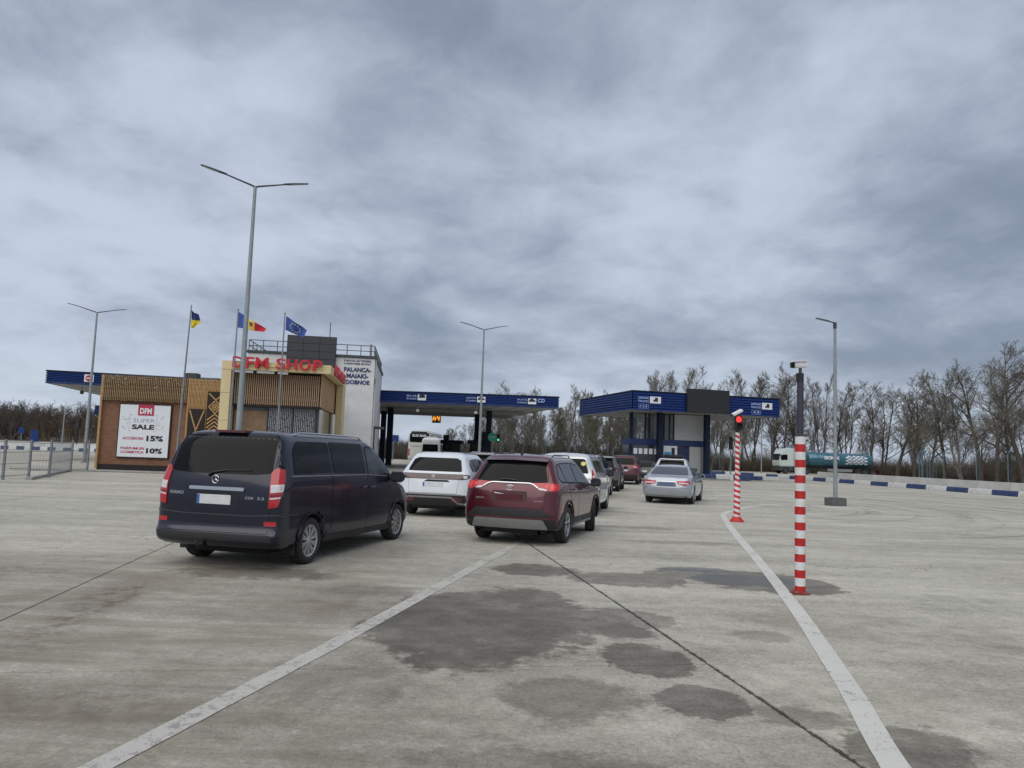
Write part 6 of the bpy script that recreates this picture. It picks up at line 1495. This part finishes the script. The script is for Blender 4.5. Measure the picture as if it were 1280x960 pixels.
# (photo column x, distance, height, kind)
TL = [(566, 118, 6.0, 5), (584, 120, 6.5, 2), (604, 125, 7.5, 1), (626, 108, 10.6, 5), (645, 105, 11.3, 3), (664, 110, 11.6, 1), (684, 104, 10.8, 3), (702, 108, 10.0, 5), (716, 103, 10.6, 0), (733, 106, 11.8, 1), (750, 104, 10.6, 3), (768, 106, 11.2, 1), (785, 110, 11.0, 5), (800, 104, 10.6, 2),
      (822, 100, 14.0, 1), (846, 102, 14.4, 1), (868, 98, 13.9, 0), (889, 104, 13.0, 1), (905, 108, 10.5, 5), (925, 96, 12.8, 0), (948, 92, 13.8, 1), (966, 96, 13.4, 0), (985, 90, 13.0, 2), (1006, 88, 14.0, 3), (1026, 93, 13.2, 1), (1045, 90, 12.0, 0), (1066, 86, 11.8, 3), (1088, 90, 12.2, 0), (1104, 88, 11.8, 2), (1122, 84, 12.0, 4), (1146, 82, 12.0, 0), (1166, 86, 12.2, 4), (1186, 80, 12.4, 0), (1205, 76, 12.9, 3), (1222, 74, 14.0, 4), (1243, 72, 14.6, 0), (1262, 76, 13.8, 4), (1284, 64, 12.9, 4), (1312, 66, 13.5, 0), (1345, 60, 13, 4), (1390, 60, 13, 0), (1450, 58, 13, 4), (1520, 55, 13, 0)]
n_ = len(TL)
ORD = ['first', 'second', 'third', 'fourth', 'fifth', 'sixth', 'seventh', 'eighth', 'ninth', 'tenth', 'eleventh', 'twelfth', 'thirteenth', 'fourteenth', 'fifteenth', 'sixteenth']
back = {}
seq = {}
for i, (px_, Y_, h_, k) in enumerate(TL):
    if 930 < px_ < 1115: h_ = 1.72+(h_-1.72)*(126/Y_); Y_ = 126+(i % 3)*3
    x = (px_-640)/940*Y_*1.0
    side = 'under the long canopy' if px_ < 612 else 'between the two canopies' if px_ < 790 else 'behind the booth canopy' if px_ < 960 else 'behind the tanker lorry' if px_ < 1110 else 'behind the right wire fence' if px_ < 1290 else 'beyond the yard edge'
    key = (k, side); seq[key] = seq.get(key, 0)+1; o_ = ORD[seq[key]-1]
    put_tree(k, x+rt.uniform(-.4, .4), Y_, h_, '%s %s, %s from the left' % (looks[k], side, o_))
for i in range(34):   # second row, deeper
    px_ = 604+i*12.5 if i < 17 else 820+(i-17)*29+rt.uniform(-6, 6); Y_ = (128 if px_ < 1000 else 134 if px_ < 1115 else 112)+rt.uniform(-4, 8); k = rt.choice((1, 3, 5) if px_ < 820 else (0, 1, 2, 3)); h_ = rt.uniform(9.0, 12.0)*(1.08 if px_ > 800 else .93)
    put_tree(k, (px_-640)/940*Y_, Y_, h_, '%s in the rear row, %s of that kind from the left' % (looks[k], ORD[back.setdefault(k, 0)])); back[k] += 1
# thicket along the foot of the trees
def thicket_mesh(seed, L, Dp, n, hmin, hmax):
    rn = random.Random(seed); vs, fs = [], []
    for i in range(n):
        p = Vector((rn.uniform(-L/2, L/2), rn.uniform(-Dp/2, Dp/2), -.1)); h_ = rn.uniform(hmin, hmax)*(.5+.5*rn.random()); d = Vector((rn.gauss(0, .22), rn.gauss(0, .22), 1))
        pts = grow_branch(rn, p, d, h_, .12, .0, 3); branch_tubes(vs, fs, pts, .022, .007, 3)
        for q in range(7):
            f = rn.uniform(.2, .95)*3; k = min(int(f), 2); b_ = pts[k].lerp(pts[k+1], f-k); dd = Vector((rn.gauss(0, .8), rn.gauss(0, .8), rn.uniform(.1, .9))); branch_tubes(vs, fs, grow_branch(rn, b_, dd, h_*rn.uniform(.12, .35), .2, 0, 2), .011, .006, 3)
    return vs, fs
th = [mk('undergrowth', thicket_mesh(s, 11, 5, 620, 2.2, 5.2), m) for s, m in ((1, M['shrub']), (2, mat('olive_undergrowth', (.085,.075,.04), .95, var=.4, scale=.5)), (3, mat('grey_brown_undergrowth', (.10,.085,.068), .95, var=.4, scale=.5)))]
LN = polyline_pts([(-22, 122), (-5, 114), (8, 110), (20, 113), (32, 121), (46, 124), (58, 120), (64, 104), (60, 84), (54, 66), (52, 50), (55, 34)], 7.5)
for i, p in enumerate(LN):
    for r_ in range(2):
        o = put(bpy.data.objects.new('undergrowth', th[(i+r_) % 3])); d = (LN[min(i+1, len(LN)-1)]-LN[max(i-1, 0)]); a = math.atan2(d.y, d.x); o.location = (p.x-math.sin(a)*-r_*4.5*-1, p.y+math.cos(a)*r_*4.5, 0)
        o.rotation_euler = (0, 0, a+rt.choice((0, math.pi))); s_ = rt.uniform(.45, 1.15)*(.8 if p.x < -3 else 1.0); o.scale = (1, 1, s_); tag(o, 'tangled brown brush growing along the foot of the bare trees', 'undergrowth', 'undergrowth below the bare trees', 'stuff')
# dry grass verge under the thicket
vg = []
lv = [(p.x, p.y) for p in LN]
vs = []; fs = []
for i, p in enumerate(LN):
    d = (LN[min(i+1, len(LN)-1)]-LN[max(i-1, 0)]).normalized(); n = Vector((-d.y, d.x))
    for s_ in (-4, 60): vs.append((p.x+n.x*-s_*-1, p.y+n.y*s_, .03))
for i in range(len(LN)-1): fs.append((2*i, 2*i+2, 2*i+3, 2*i+1))
vgo = rawmesh('verge', vs, fs, mat('dry_grass_verge', (.12,.105,.065), .95, var=.4, scale=.8, bump=.5, bscale=6)); tag(vgo, kind='structure')
# wooded hill far on the left
def hill_h(x, y): return max(0, 5.5*math.exp(-((x+150)/110)**2)*min(1, max(0, (y-215)/60)))
hv, hf = [], []; nx_, ny_ = 40, 10
for j in range(ny_+1):
    for i in range(nx_+1): x = -420+i*14; y = 200+j*18; hv.append((x, y, hill_h(x, y)-.05+(.2 if j else 0)))
for j in range(ny_):
    for i in range(nx_): a = j*(nx_+1)+i; hf.append((a, a+1, a+nx_+2, a+nx_+1))
hill = rawmesh('hill', hv, hf, mat('brown_hillside', (.075,.062,.045), .95, var=.3, scale=.05), None, True); tag(hill, kind='structure')
lows = [tree_mesh(70+i, 8, .6, .16, .12, .8, 3, 2) for i in range(3)]
bases = []
for a, b_ in lows: k0 = len(a[0]); bases.append((a[0]+b_[0], a[1]+[tuple(q+k0 for q in f) for f in b_[1]]))
wm = [mat('distant_grey_brown_wood', (.085,.072,.058), .95, var=.5, scale=.03), mat('distant_rusty_wood', (.115,.078,.05), .95, var=.5, scale=.04)]
wme = []
for q in range(3):
    vs, fs = [], []
    for i in range(12):
        bv, bf = bases[(i+q) % 3]; a = rt.uniform(0, 6.28); s_ = rt.uniform(.75, 1.1); ox, oy = rt.uniform(-9, 9), rt.uniform(-5, 5); k0 = len(vs); c_1, s_1 = math.cos(a)*s_*1.2, math.sin(a)*s_*1.2
        vs += [(x*c_1-y*s_1+ox, x*s_1+y*c_1+oy, z*s_) for x, y, z in bv]; fs += [tuple(v+k0 for v in f) for f in bf]
    wme.append(mk('distant_wood', (vs, fs), wm[q % 2]))
for j in range(5):
    for i in range(30):
        x = -330+i*13+rt.uniform(-4, 4); y = 212+j*14+rt.uniform(-3, 3); o = put(bpy.data.objects.new('distant_wood', wme[(i+j*2) % 3])); o.location = (x, y, hill_h(x, y)-.3); o.rotation_euler = (0, 0, rt.choice((0, math.pi))+rt.uniform(-.3, .3))
        sc_l = 1.12 if x < -60 else .55; o.scale = (sc_l*1.1, sc_l*1.1, sc_l*rt.uniform(.85, 1.1)); tag(o, 'dense bare wood covering the low hill on the far left', 'wood', 'wooded hill behind the fence', 'stuff')
